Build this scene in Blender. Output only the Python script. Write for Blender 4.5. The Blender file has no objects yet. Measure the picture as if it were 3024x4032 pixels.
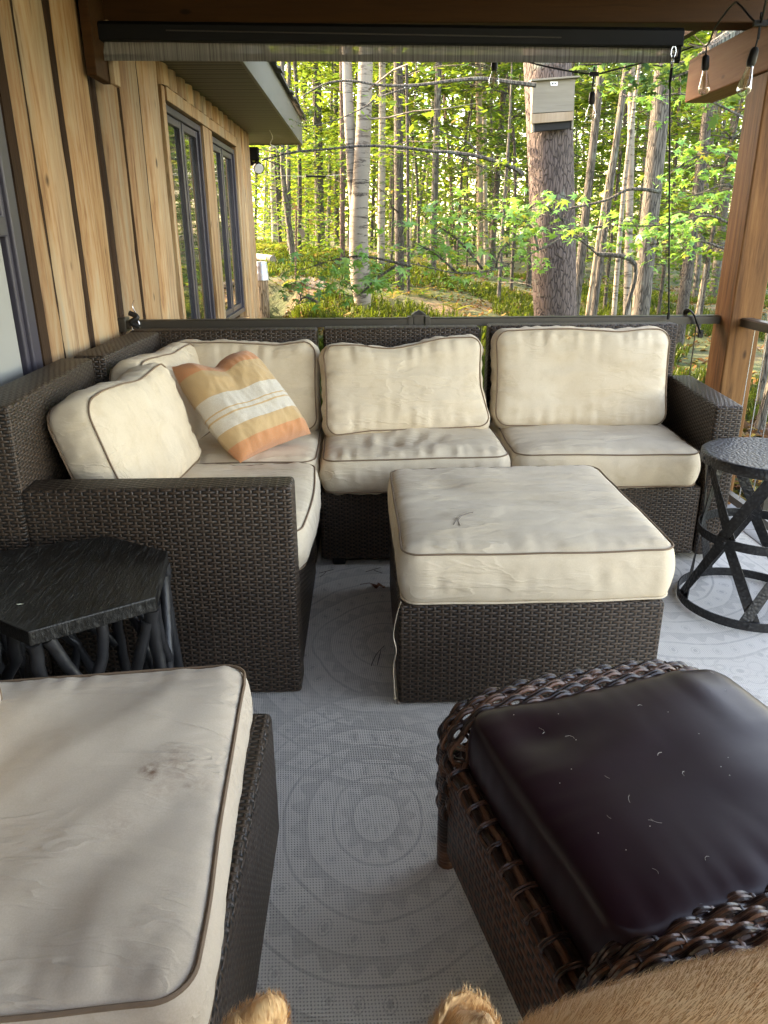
import bpy, bmesh, math, random
from math import sin, cos, pi, radians, sqrt, exp, floor
from mathutils import Vector, Matrix, noise
random.seed(7)
SC = bpy.context.scene
COL = SC.collection

# ------------------------------------------------------------------ camera, world, sun, exposure
F_PX = 2950.0
TH, YAW, ROLL, CAM_H = radians(20.5), radians(1.3), radians(0.35), 1.27
Fv = Vector((sin(YAW)*cos(TH), cos(YAW)*cos(TH), -sin(TH)))
R0 = Vector((cos(YAW), -sin(YAW), 0)); U0 = R0.cross(Fv)
Rv = R0*cos(ROLL) - U0*sin(ROLL); Uv = R0*sin(ROLL) + U0*cos(ROLL)
CAMP = Vector((0, 0, CAM_H))
cam_data = bpy.data.cameras.new('camera'); cam = bpy.data.objects.new('camera', cam_data); COL.objects.link(cam)
cam_data.sensor_width = 36; cam_data.lens = 36*F_PX/4032; cam_data.clip_start = .02; cam_data.clip_end = 1500
mw = Matrix((( Rv.x, Uv.x, -Fv.x, 0), (Rv.y, Uv.y, -Fv.y, 0), (Rv.z, Uv.z, -Fv.z, CAM_H), (0, 0, 0, 1)))
cam.matrix_world = mw
SC.camera = cam

SUN_EL, SUN_AZ = radians(29), radians(-60)      # azimuth measured from +Y towards +X
world = bpy.data.worlds.new('World'); SC.world = world; world.use_nodes = True
wn = world.node_tree.nodes; wl = world.node_tree.links; wn.clear()
sky = wn.new('ShaderNodeTexSky'); sky.sky_type = 'NISHITA'; sky.sun_disc = False
sky.sun_elevation = SUN_EL; sky.sun_rotation = SUN_AZ; sky.dust_density = 2.0
bg = wn.new('ShaderNodeBackground'); bg.inputs['Strength'].default_value = .15
wo = wn.new('ShaderNodeOutputWorld'); wl.new(sky.outputs[0], bg.inputs[0]); wl.new(bg.outputs[0], wo.inputs[0])
sd = bpy.data.lights.new('sun', 'SUN'); sd.energy = 2.0; sd.angle = radians(.5); sd.color = (1, .91, .76)
sun = bpy.data.objects.new('sun', sd); COL.objects.link(sun)
sdir = Vector((sin(SUN_AZ)*cos(SUN_EL), cos(SUN_AZ)*cos(SUN_EL), sin(SUN_EL)))
sun.rotation_euler = sdir.to_track_quat('Z', 'Y').to_euler(); sun.location = sdir*60
SC.view_settings.view_transform = 'Standard'; SC.view_settings.look = 'None'
SC.view_settings.exposure = 3.88; SC.view_settings.gamma = 1
SC.view_settings.use_white_balance = True; SC.view_settings.white_balance_temperature = 9100; SC.view_settings.white_balance_tint = 19
SC.cycles.max_bounces = 8; SC.cycles.transparent_max_bounces = 12; SC.cycles.diffuse_bounces = 5
SC.cycles.sample_clamp_indirect = 6

# ------------------------------------------------------------------ layout helpers (photo pixel -> a point of the place)
def ray(x, y): return Rv*((x-1512)/F_PX) - Uv*((y-2016)/F_PX) + Fv
def at(x, y, X=None, Y=None, Z=None):
    d = ray(x, y)
    t = X/d.x if X is not None else Y/d.y if Y is not None else (Z-CAM_H)/d.z
    return CAMP + d*t
S_ = 3024/1659
def atS(x, y, **k): return at(x*S_, y*S_, **k)

# ------------------------------------------------------------------ materials
class NT:
    def __init__(s, name):
        s.m = bpy.data.materials.new(name); s.m.use_nodes = True
        s.t = s.m.node_tree; s.n = s.t.nodes; s.l = s.t.links
        s.b = s.n['Principled BSDF']; s.out = s.n['Material Output']
    def node(s, typ, ins=None, **k):
        o = s.n.new(typ)
        for a, v in k.items(): setattr(o, a, v)
        for a, v in (ins or {}).items(): s.put(o, a, v)
        return o
    def put(s, o, a, v):
        i = o.inputs[a]
        if hasattr(v, 'is_output') or isinstance(v, bpy.types.NodeSocket): s.l.new(v, i)
        else: i.default_value = v
    def math(s, op, a, b=None, c=None, clamp=False):
        o = s.n.new('ShaderNodeMath'); o.operation = op; o.use_clamp = clamp
        s.put(o, 0, a)
        if b is not None: s.put(o, 1, b)
        if c is not None: s.put(o, 2, c)
        return o.outputs[0]
    def mix(s, f, a, b, bt='MIX'):
        o = s.n.new('ShaderNodeMix'); o.data_type = 'RGBA'; o.blend_type = bt
        s.put(o, 0, f); s.put(o, 6, c4(a) if isinstance(a, tuple) else a); s.put(o, 7, c4(b) if isinstance(b, tuple) else b)
        return o.outputs[2]
    def coord(s, kind='Object', scale=(1, 1, 1), rot=(0, 0, 0), loc=(0, 0, 0)):
        tc = s.n.new('ShaderNodeTexCoord'); mp = s.n.new('ShaderNodeMapping')
        s.l.new(tc.outputs[kind], mp.inputs[0]); mp.inputs['Scale'].default_value = scale
        mp.inputs['Rotation'].default_value = rot; mp.inputs['Location'].default_value = loc
        return mp.outputs[0]
    def noise(s, vec, scale, detail=4, rough=.55, dist=0, out=0):
        return s.node('ShaderNodeTexNoise', {'Vector': vec, 'Scale': scale, 'Detail': detail, 'Roughness': rough, 'Distortion': dist}).outputs[out]
    def ramp(s, f, stops, interp='LINEAR'):
        r = s.n.new('ShaderNodeValToRGB'); s.l.new(f, r.inputs[0]); cr = r.color_ramp; cr.interpolation = interp
        while len(cr.elements) < len(stops): cr.elements.new(.5)
        for e, (p, c) in zip(cr.elements, stops):
            e.position = p; e.color = c4(c) if isinstance(c, tuple) else (c, c, c, 1)
        return r.outputs[0]
    def base(s, c): s.put(s.b, 'Base Color', c4(c) if isinstance(c, tuple) else c)
    def rough(s, v): s.put(s.b, 'Roughness', v)
    def bump(s, h, dist=.002, strength=1.0, prev=None):
        i = {'Height': h, 'Distance': dist, 'Strength': strength}
        if prev is not None: i['Normal'] = prev
        o = s.node('ShaderNodeBump', i).outputs[0]
        s.l.new(o, s.b.inputs['Normal']); return o
def c4(c): return (c[0], c[1], c[2], 1.0)

def m_plain(name, col, rough=.5, metal=0, nscale=0, var=.25, bump=0):
    t = NT(name); t.rough(rough); t.b.inputs['Metallic'].default_value = metal
    if nscale:
        v = t.coord(); n = t.noise(v, nscale, 5)
        t.base(t.mix(n, tuple(c*(1-var) for c in col), tuple(min(1, c*(1+var)) for c in col)))
        if bump: t.bump(n, bump)
    else: t.base(col)
    return t.m

def m_wicker(name, c_hi, c_lo, pu=.022, pv=.0084, c_stake=None):
    t = NT(name)
    uv = t.n.new('ShaderNodeUVMap').outputs[0]
    wob = t.noise(uv, 9, 2, out=1)
    uvw = t.node('ShaderNodeVectorMath', {0: uv, 1: t.node('ShaderNodeVectorMath', {0: t.node('ShaderNodeVectorMath', {0: wob, 1: (.5, .5, .5)}, operation='SUBTRACT').outputs[0], 'Scale': .006}, operation='SCALE').outputs[0]}, operation='ADD').outputs[0]
    sp = t.node('ShaderNodeSeparateXYZ', {0: uvw})
    U = t.math('DIVIDE', sp.outputs[0], pu); V = t.math('DIVIDE', sp.outputs[1], pv)
    row = t.math('FLOOR', V); fy = t.math('SUBTRACT', t.math('FRACT', V), .5)
    hx = t.math('COSINE', t.math('MULTIPLY', t.math('ADD', U, row), pi))
    prof = t.math('SUBTRACT', 1.0, t.math('MULTIPLY', t.math('MULTIPLY', fy, fy), 3.6), clamp=True)
    over = t.math('MULTIPLY_ADD', hx, .55, .62, clamp=True)
    hp = t.math('MULTIPLY', t.math('POWER', prof, .6), over)
    fx = t.math('SUBTRACT', t.math('FRACT', t.math('ADD', U, .5)), .5)
    sx = t.math('SUBTRACT', 1.0, t.math('MULTIPLY', t.math('MULTIPLY', fx, fx), 22.0), clamp=True)
    st = t.math('MULTIPLY', t.math('POWER', sx, .6), .62)
    H = t.math('MAXIMUM', hp, st)
    cellr = t.node('ShaderNodeTexWhiteNoise', {'Vector': t.node('ShaderNodeCombineXYZ', {0: t.math('FLOOR', t.math('MULTIPLY', U, .5)), 1: row}).outputs[0]}, noise_dimensions='2D').outputs[0]
    colr = t.mix(t.math('MULTIPLY', cellr, .8), c_hi, tuple(c*.6 for c in c_hi))
    col = t.mix(t.ramp(H, [(.25, 0.0), (.6, 1.0)]), c_lo, colr)  # gap shade put into the colour, near-black where the weave is low
    dust = t.noise(t.coord(), 5, 4)
    col = t.mix(t.math('MULTIPLY', dust, .06), col, (.20, .18, .14))
    t.base(col); t.rough(.45); t.bump(H, .0045, 1.0); t.b.inputs['Specular IOR Level'].default_value = .35
    return t.m

def m_fabric(name, c1, c2, stain=.5, rscale=3.0, weave=True, wr=.004):
    t = NT(name); oi = t.n.new('ShaderNodeObjectInfo')
    v = t.coord(); off = t.node('ShaderNodeVectorMath', {0: v, 1: t.node('ShaderNodeCombineXYZ', {0: t.math('MULTIPLY', oi.outputs['Random'], 37.0), 1: 3.0, 2: t.math('MULTIPLY', oi.outputs['Random'], 11.0)}).outputs[0]}, operation='ADD').outputs[0]
    n1 = t.ramp(t.noise(off, rscale, 5, .6), [(.35, 0.0), (.68, 1.0)])
    n2 = t.ramp(t.noise(off, rscale*4, 4, .65), [(.52, 0.0), (.75, 1.0)])
    n3 = t.ramp(t.noise(off, 40, 3, .5), [(.74, 0.0), (.80, 1.0)])
    col = t.mix(t.math('MULTIPLY', n1, stain), c1, c2)
    col = t.mix(t.math('MULTIPLY', n2, stain*.45), col, tuple(c*.72 for c in c2))
    col = t.mix(t.math('MULTIPLY', n3, stain*.5), col, (.20, .13, .08))
    gr = t.noise(t.coord(), 420, 3, .7); col = t.mix(t.ramp(gr, [(.4, .16), (.62, 0.0)]), col, tuple(c*.6 for c in c2))
    t.base(col); t.rough(.9); t.b.inputs['Sheen Weight'].default_value = .1
    f1 = t.noise(t.coord(scale=(1, 2.2, 1.5), rot=(0, 0, .6)), 6, 2, .5, .8)
    b = t.bump(f1, wr*3, .5)
    rn = t.noise(t.coord(scale=(.55, 2.6, 2.2), rot=(.2, .1, .75), loc=(3, 1, 2)), 7, 3, .55, .35); rd = t.ramp(rn, [(.40, 0.0), (.5, 1.0), (.53, .35), (.66, 0.0)])
    msk = t.ramp(t.noise(off, 4, 2), [(.42, 0.0), (.62, 1.0)])
    b = t.bump(t.math('MULTIPLY', rd, msk), .006, .45, b)
    f2 = t.noise(t.coord(), 900, 2)
    t.bump(f2, .0006, .5, b)
    return t.m

def m_wood(name, stops, axis='Z', scale=1.0, rough=.65, knots=True, bump=.002, island=False):
    t = NT(name)
    sc = {'X': (.07, 1, 1), 'Y': (1, .07, 1), 'Z': (1, 1, .07)}[axis]
    sc = tuple(a*scale for a in sc)
    v = t.coord(scale=sc)
    if island:
        g = t.n.new('ShaderNodeNewGeometry')
        off = t.node('ShaderNodeCombineXYZ', {0: t.math('MULTIPLY', g.outputs['Random Per Island'], 40.0), 1: 0.0, 2: t.math('MULTIPLY', g.outputs['Random Per Island'], 17.0)}).outputs[0]
        v = t.node('ShaderNodeVectorMath', {0: v, 1: off}, operation='ADD').outputs[0]
    n = t.noise(v, 9, 6, .6, 1.2)
    fine = t.noise(v, 55, 4, .65, .4)
    f = t.math('ADD', t.math('MULTIPLY', n, .62), t.math('MULTIPLY', fine, .38))
    col = t.ramp(f, stops)
    big = t.noise(v, 3, 3)
    col = t.mix(t.ramp(big, [(.45, 0.0), (.7, .55)]), col, tuple(c*.8 for c in stops[-1][1]))
    dk = t.noise(v, 24, 3, .6, .5); col = t.mix(t.ramp(dk, [(.60, 0.0), (.70, .55)]), col, tuple(c*.9 for c in stops[0][1]))
    if island:
        col = t.mix(t.math('MULTIPLY', g.outputs['Random Per Island'], .45), col, stops[0][1])
    if knots:
        ks = {'X': (.45, 1, 1), 'Y': (1, .45, 1), 'Z': (1, 1, .45)}[axis]
        vo = t.node('ShaderNodeTexVoronoi', {'Vector': t.coord(scale=ks), 'Scale': 7.0}).outputs['Distance']
        k = t.ramp(vo, [(.05, 1.0), (.10, 0.0)])
        col = t.mix(t.math('MULTIPLY', k, .8), col, tuple(c*.22 for c in stops[0][1]))
    t.base(col); t.rough(rough); t.bump(f, bump); t.b.inputs['Specular IOR Level'].default_value = .22
    return t.m

def m_bark(name, ca, cb, kind='rough', scale=1.0):
    t = NT(name)
    if kind == 'birch':
        v = t.coord(scale=(1, 1, 6))
        n = t.noise(v, 5*scale, 5, .7, .4)
        mk = t.ramp(n, [(.53, 0.0), (.60, 1.0)])
        p = t.noise(t.coord(scale=(1, 1, .5)), 2.5*scale, 4)
        col = t.mix(p, ca, tuple(c*.7 for c in ca))
        col = t.mix(mk, col, cb)
        patch = t.ramp(t.noise(t.coord(), 1.3, 3), [(.50, 0.0), (.62, 1.0)])
        fine = t.ramp(t.noise(t.coord(scale=(1, 1, 3)), 22, 4, .7), [(.45, 0.0), (.7, .6)])
        col = t.mix(fine, col, (.26, .22, .17))
        col = t.mix(t.math('MULTIPLY', patch, .6), col, (.16, .12, .09))
        t.base(col); t.bump(n, .01, .6)
    else:
        v = t.coord(scale=(1, 1, .22) if kind == 'rough' else (1, 1, .12))
        vo = t.node('ShaderNodeTexVoronoi', {'Vector': t.node('ShaderNodeVectorMath', {0: v, 1: t.node('ShaderNodeVectorMath', {0: t.noise(v, 12*scale, 3, out=1), 'Scale': .06}, operation='SCALE').outputs[0]}, operation='ADD').outputs[0], 'Scale': 46.0*scale}, feature='DISTANCE_TO_EDGE').outputs['Distance']
        crack = t.ramp(vo, [(.0, 0.0), (.14, 1.0)])
        n = t.noise(v, 9*scale, 5, .65)
        col = t.mix(n, ca, cb)
        col = t.mix(crack, tuple(c*.45 for c in ca), col)
        lich = t.ramp(t.noise(t.coord(), 4.5, 4, .6), [(.60, 0.0), (.68, 1.0)])
        col = t.mix(t.math('MULTIPLY', lich, .5), col, (.20, .24, .19))
        t.base(col); t.bump(t.math('ADD', crack, t.math('MULTIPLY', n, .5)), .012, .9)
    t.rough(.9)
    return t.m

def m_leaf(name, stops, trans=.45):
    t = NT(name)
    g = t.n.new('ShaderNodeNewGeometry')
    col = t.ramp(g.outputs['Random Per Island'], stops)
    n = t.noise(t.coord(), 1.1, 3)
    col = t.mix(t.ramp(n, [(.4, 0.0), (.65, .6)]), col, stops[0][1])
    d = t.node('ShaderNodeBsdfDiffuse', {'Color': col}); tr = t.node('ShaderNodeBsdfTranslucent', {'Color': t.mix(.35, col, (.30, .42, .04), 'MIX')})
    mx = t.node('ShaderNodeMixShader', {0: trans, 1: d.outputs[0], 2: tr.outputs[0]})
    gl = t.node('ShaderNodeBsdfGlossy', {'Color': (1, 1, 1, 1), 'Roughness': .35})
    mx2 = t.node('ShaderNodeMixShader', {0: .03 if trans > .4 else .008, 1: mx.outputs[0], 2: gl.outputs[0]})
    t.l.new(mx2.outputs[0], t.out.inputs[0])
    return t.m

M = {}
M['wicker'] = m_wicker('dark_wicker', (.066, .040, .025), (.003, .0025, .002))
M['fabric'] = m_fabric('cream_fabric', (.69, .575, .425), (.56, .425, .265), .55)
M['fabric_grey'] = m_fabric('cream_grey_fabric', (.58, .48, .37), (.46, .36, .26), .5, 2.2)
M['piping'] = m_plain('brown_piping', (.20, .13, .08), .8, 0, 60, .2)
M['leather'] = m_plain('dark_leather', (.020, .0065, .0085), .36, 0, 6, .25, .0008)
M['leather'].node_tree.nodes['Principled BSDF'].inputs['Specular IOR Level'].default_value = .28
CEDAR = [(.22, (.08, .036, .017)), (.36, (.28, .135, .058)), (.46, (.52, .29, .135)), (.57, (.60, .42, .245)), (.72, (.44, .39, .30))]
M['cedar'] = m_wood('cedar_board', CEDAR, 'Z', 1.4, .6, True, .003, True)
M['cedar_bark'] = m_wood('dark_bark_board', [(.3, (.015, .008, .005)), (.6, (.045, .022, .011)), (.8, (.085, .045, .022))], 'Z', 1.5, .85, False, .006)
M['beam'] = m_wood('stained_beam', [(.3, (.035, .014, .004)), (.55, (.06, .024, .006)), (.8, (.085, .036, .010))], 'X', 1.2, .7)
M['header'] = m_wood('cedar_header', [(.3, (.15, .055, .018)), (.5, (.26, .11, .042)), (.75, (.33, .165, .07))], 'Y', 1.2, .65)
M['post'] = m_wood('cedar_post', [(.30, (.045, .016, .004)), (.43, (.12, .046, .012)), (.56, (.21, .088, .026)), (.72, (.30, .155, .06))], 'Z', 1.6, .6)
M['bronze'] = m_plain('bronze_metal', (.060, .052, .042), .38, .35, 30, .15)
M['black'] = m_plain('black_metal', (.003, .003, .0035), .6, 0)
M['black'].node_tree.nodes['Principled BSDF'].inputs['Specular IOR Level'].default_value = .25
M['frame'] = m_plain('window_frame', (.060, .055, .072), .35, .1, 12, .2)
M['white_screen'] = m_plain('white_panel', (.34, .34, .32), .5, 0, 5, .08)
M['soffit'] = None
M['chrome'] = m_plain('bright_steel', (.6, .6, .6), .25, 1)
M['rubber'] = m_plain('black_rubber', (.006, .006, .006), .5)

def m_hammer():
    t = NT('hammered_black'); v = t.coord()
    vo = t.node('ShaderNodeTexVoronoi', {'Vector': v, 'Scale': 95.0}).outputs['Distance']
    t.base(t.mix(t.ramp(vo, [(.1, 0.0), (.6, 1.0)]), (.030, .031, .033), (.012, .012, .013)))
    t.rough(.42); t.b.inputs['Metallic'].default_value = .2
    t.bump(t.math('MULTIPLY', vo, -1.0), .0022, .8); return t.m
M['hammer'] = m_hammer()
def m_slate():
    t = NT('streaked_black_stone')
    v = t.coord(scale=(3.2, .35, 1), rot=(0, 0, .62)); n = t.noise(v, 42, 5, .7)
    t.base(t.mix(t.ramp(n, [(.5, 0.0), (.72, 1.0)]), (.005, .005, .0045), (.05, .048, .042)))
    t.rough(t.ramp(n, [(.4, .3), (.7, .6)])); t.bump(n, .004, .9); return t.m
M['slate'] = m_slate()
M['twig'] = m_plain('black_painted_branch', (.015, .015, .016), .45, 0, 18, .5, .004)
def m_soffit():
    t = NT('ribbed_soffit'); sp = t.node('ShaderNodeSeparateXYZ', {0: t.coord()})
    f = t.math('FRACT', t.math('DIVIDE', sp.outputs[1], .13)); g = t.ramp(f, [(.0, 0.0), (.16, 1.0), (.42, 1.0), (.5, .25), (.58, 1.0), (.84, 1.0), (1.0, 0.0)])
    t.base(t.mix(g, (.012, .010, .006), (.10, .086, .052))); t.rough(.6); t.bump(g, .006); return t.m
M['soffit'] = m_soffit()
M['fascia'] = m_plain('grey_fascia', (.105, .105, .09), .55, 0, 9, .12)
def m_shingle():
    t = NT('roof_shingle'); n = t.noise(t.coord(), 60, 4); t.base(t.mix(n, (.03, .03, .028), (.13, .12, .10))); t.rough(.95); t.bump(n, .01); return t.m
M['shingle'] = m_shingle()
def m_shade():
    t = NT('striped_shade_fabric'); sp = t.node('ShaderNodeSeparateXYZ', {0: t.coord()})
    n = t.noise(t.node('ShaderNodeCombineXYZ', {0: t.math('MULTIPLY', sp.outputs[0], 60.0), 1: 0.0, 2: 0.0}).outputs[0], 1.6, 5, .8)
    col = t.ramp(n, [(.36, (.06, .055, .05)), (.5, (.24, .225, .205)), (.66, (.42, .40, .37))])
    t.base(col); t.rough(.8)
    tp = t.node('ShaderNodeBsdfTransparent'); tl = t.node('ShaderNodeBsdfTranslucent', {'Color': col})
    a = t.node('ShaderNodeMixShader', {0: .35, 1: t.b.outputs[0], 2: tl.outputs[0]})
    b = t.node('ShaderNodeMixShader', {0: .10, 1: a.outputs[0], 2: tp.outputs[0]})
    t.l.new(b.outputs[0], t.out.inputs[0]); return t.m
M['shade'] = m_shade()
def m_glass(name, tint=(.02, .025, .025)):
    t = NT(name); t.base(tint); t.rough(.03); t.b.inputs['Specular IOR Level'].default_value = 1.0
    t.b.inputs['Coat Weight'].default_value = .6; t.b.inputs['Coat Roughness'].default_value = .02
    t.bump(t.noise(t.coord(), 3, 2), .004, .35); return t.m
M['glass'] = m_glass('window_glass')
def m_bulb():
    t = NT('bulb_glass'); tp = t.node('ShaderNodeBsdfTransparent', {'Color': (.93, .93, .9, 1)}); gl = t.node('ShaderNodeBsdfGlossy', {'Roughness': .03})
    lw = t.node('ShaderNodeLayerWeight', {'Blend': .35})
    mx = t.node('ShaderNodeMixShader', {0: t.math('MULTIPLY_ADD', lw.outputs[1], .8, .1), 1: tp.outputs[0], 2: gl.outputs[0]})
    t.l.new(mx.outputs[0], t.out.inputs[0]); return t.m
M['bulb'] = m_bulb()
M['filament'] = m_plain('amber_filament', (.45, .22, .06), .5)
def m_rug():
    t = NT('rug_weave'); v = t.coord()
    sp = t.node('ShaderNodeSeparateXYZ', {0: v})
    w1 = t.noise(v, 2.2, 3, .5, out=1)
    vw = t.node('ShaderNodeVectorMath', {0: v, 1: t.node('ShaderNodeVectorMath', {0: w1, 'Scale': .10}, operation='SCALE').outputs[0]}, operation='ADD').outputs[0]
    def medallion(cx_, cy_, bw, rmax):
        s2 = t.node('ShaderNodeSeparateXYZ', {0: t.node('ShaderNodeVectorMath', {0: vw, 1: (cx_, cy_, 0)}, operation='SUBTRACT').outputs[0]})
        x, y = s2.outputs[0], t.math('MULTIPLY', s2.outputs[1], .8)
        r = t.math('SQRT', t.math('ADD', t.math('MULTIPLY', x, x), t.math('MULTIPLY', y, y))); a = t.math('ARCTAN2', y, x)
        q = t.math('DIVIDE', r, bw); k = t.math('FLOOR', q); fr = t.math('FRACT', q)
        par = t.math('MODULO', k, 2.0)
        n_ = t.math('MULTIPLY_ADD', k, 5.0, 8.0)
        ca = t.math('COSINE', t.math('MULTIPLY', a, n_)); dr = t.math('MULTIPLY', t.math('SUBTRACT', fr, .5), 2.0)
        d1 = t.math('SQRT', t.math('ADD', t.math('MULTIPLY', t.math('MULTIPLY', dr, dr), 2.2), t.math('MULTIPLY_ADD', ca, -.9, .9)))
        dots = t.ramp(d1, [(.38, 1.0), (.46, 0.0), (.66, 0.0), (.72, .8), (.80, .8), (.86, 0.0)])
        scal = t.math('GREATER_THAN', t.math('MULTIPLY_ADD', ca, .22, .5), fr)
        lines = t.ramp(fr, [(.0, 1.0), (.10, 1.0), (.14, 0.0), (.86, 0.0), (.9, 1.0)])
        odd = t.math('MAXIMUM', t.math('MULTIPLY', scal, .75), lines)
        m_ = t.math('ADD', t.math('MULTIPLY', dots, t.math('SUBTRACT', 1.0, par)), t.math('MULTIPLY', odd, par))
        return t.math('MULTIPLY', m_, t.math('LESS_THAN', r, rmax)), t.math('LESS_THAN', r, rmax)
    m1, k1 = medallion(.10, 1.20, .060, .56); m2, k2 = medallion(1.15, 1.75, .06, .55); m3, k3 = medallion(.30, 2.45, .055, .45); m4, k4 = medallion(.06, .42, .055, .42)
    vs = t.node('ShaderNodeTexVoronoi', {'Vector': vw, 'Scale': 17.0}).outputs['Distance']
    rest = t.ramp(vs, [(.20, 1.0), (.26, 0.0), (.42, 0.0), (.47, .8), (.54, 0.0)])
    kk = t.math('MAXIMUM', t.math('MAXIMUM', k1, k2), t.math('MAXIMUM', k3, k4))
    pat = t.math('MAXIMUM', t.math('MAXIMUM', t.math('MAXIMUM', m1, m4), t.math('MAXIMUM', m2, m3)), t.math('MULTIPLY', rest, t.math('SUBTRACT', 1.0, kk)))
    fade = t.ramp(t.noise(v, 2.6, 3), [(.32, .3), (.62, .95)])
    fz = t.ramp(t.noise(v, 70, 3, .7), [(.3, .4), (.6, 1.0)])
    col = t.mix(t.math('MULTIPLY', t.math('MULTIPLY', pat, fade), fz), (.77, .72, .65), (.47, .44, .40))
    worn = t.ramp(t.noise(v, 1.6, 4), [(.4, 0.0), (.7, 1.0)])
    col = t.mix(t.math('MULTIPLY', worn, .3), col, (.62, .57, .49))
    # woven dots
    a = t.math('SINE', t.math('MULTIPLY', t.math('ADD', sp.outputs[0], sp.outputs[1]), 2*pi/.0125))
    b = t.math('SINE', t.math('MULTIPLY', t.math('SUBTRACT', sp.outputs[0], t.math('MULTIPLY', sp.outputs[1], .8)), 2*pi/.0125))
    w = t.math('MULTIPLY', a, b)
    wv = t.ramp(t.math('MULTIPLY_ADD', w, .5, .5), [(.04, 0.0), (.38, 1.0)])
    fn = t.noise(v, 240, 2)
    col = t.mix(t.math('MULTIPLY', t.math('SUBTRACT', 1.0, wv), t.math('MULTIPLY_ADD', fn, .8, .1)), col, (.115, .105, .095))
    t.base(col); t.rough(.95); t.bump(wv, .003, .9); return t.m
M['rug'] = m_rug()
M['deck'] = m_wood('grey_deck', [(.3, (.13, .125, .12)), (.6, (.22, .215, .21)), (.85, (.30, .29, .28))], 'Y', 1, .7, False)
M['galv'] = m_plain('galvanised', (.42, .46, .50), .35, .7, 22, .2)
M['batwood'] = m_wood('weathered_plywood', [(.3, (.15, .13, .10)), (.6, (.21, .185, .145)), (.85, (.25, .22, .175))], 'X', .7, .8, False)
M['dark_inside'] = m_plain('dark_slot', (.012, .011, .010), .9)
M['paper'] = m_plain('white_label', (.75, .76, .76), .5)
M['red_siding'] = m_plain('red_siding', (.35, .12, .06), .8, 0, 4, .2)
M['fur'] = None

# bark kinds
M['bark_pine'] = m_bark('pine_bark', (.070, .048, .040), (.135, .103, .090), 'rough', .9)
M['bark_grey'] = m_bark('grey_bark', (.065, .058, .048), (.15, .135, .108), 'smooth', 1.0)
M['bark_dark'] = m_bark('dark_bark', (.040, .034, .027), (.105, .09, .07), 'rough', 1.2)
M['bark_red'] = m_bark('red_pine_bark', (.10, .06, .045), (.18, .12, .09), 'rough', 1.4)
M['bark_birch'] = m_bark('birch_bark', (.25, .225, .18), (.035, .028, .022), 'birch')
M['bark_snag'] = m_bark('bare_snag_wood', (.22, .16, .10), (.38, .31, .22), 'smooth', 1.0)
M['leaf_lime'] = m_leaf('lime_leaf', [(0, (0.025, 0.085, 0.012)), (.35, (0.053, 0.152, 0.020)), (.75, (0.107, 0.203, 0.023)), (.93, (0.201, 0.225, 0.026)), (1, (0.223, 0.135, 0.033))], .5)
M['leaf_green'] = m_leaf('green_leaf', [(0, (0.013, 0.056, 0.010)), (.5, (0.033, 0.107, 0.020)), (.9, (0.063, 0.152, 0.026)), (1, (0.134, 0.168, 0.026))], .45)
M['leaf_yellow'] = m_leaf('yellow_leaf', [(0, (0.044, 0.110, 0.017)), (.4, (0.093, 0.172, 0.023)), (.8, (0.174, 0.234, 0.028)), (1, (0.236, 0.203, 0.032))], .55)
M['leaf_maple'] = m_leaf('maple_leaf', [(0, (.10, .29, .07)), (.5, (.15, .39, .09)), (.85, (.26, .44, .07)), (.94, (.50, .46, .06)), (1, (.55, .30, .08))], .45)  # brighter than the lime leaf, skylight put into the colour
M['leaf_oak'] = m_leaf('oak_leaf', [(0, (0.022, 0.079, 0.036)), (.6, (0.043, 0.137, 0.054)), (1, (0.086, 0.180, 0.043))], .35)
M['needle'] = m_leaf('needle_green', [(0, (0.014, 0.047, 0.018)), (1, (0.036, 0.086, 0.029))], .3)
M['litter'] = m_leaf('fallen_leaf', [(0, (0.045, 0.020, 0.009)), (.4, (0.107, 0.049, 0.020)), (.7, (0.170, 0.094, 0.036)), (.9, (0.232, 0.170, 0.063)), (1, (0.268, 0.223, 0.053))], .15)
M['fern'] = m_leaf('fern_frond', [(0, (0.072, 0.122, 0.022)), (.5, (0.202, 0.187, 0.043)), (1, (0.302, 0.180, 0.058))], .4)
M['grass'] = m_leaf('grass_blade', [(0, (0.020, 0.038, 0.006)), (.6, (0.045, 0.071, 0.009)), (1, (0.089, 0.098, 0.018))], .3)

# ------------------------------------------------------------------ mesh helpers
def tag(o, label=None, cat=None, group=None, kind=None):
    if label: o['label'] = label
    if cat: o['category'] = cat
    if group: o['group'] = group
    if kind: o['kind'] = kind
    return o
def thing(name, label, cat, loc=(0, 0, 0), group=None, rot=(0, 0, 0)):
    o = bpy.data.objects.new(name, None); COL.objects.link(o); o.empty_display_size = .1
    o.location = loc; o.rotation_euler = rot
    return tag(o, label, cat, group)
def wloc(p):
    l = Vector((0, 0, 0))
    while p is not None: l = l + p.location; p = p.parent
    return l

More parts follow.
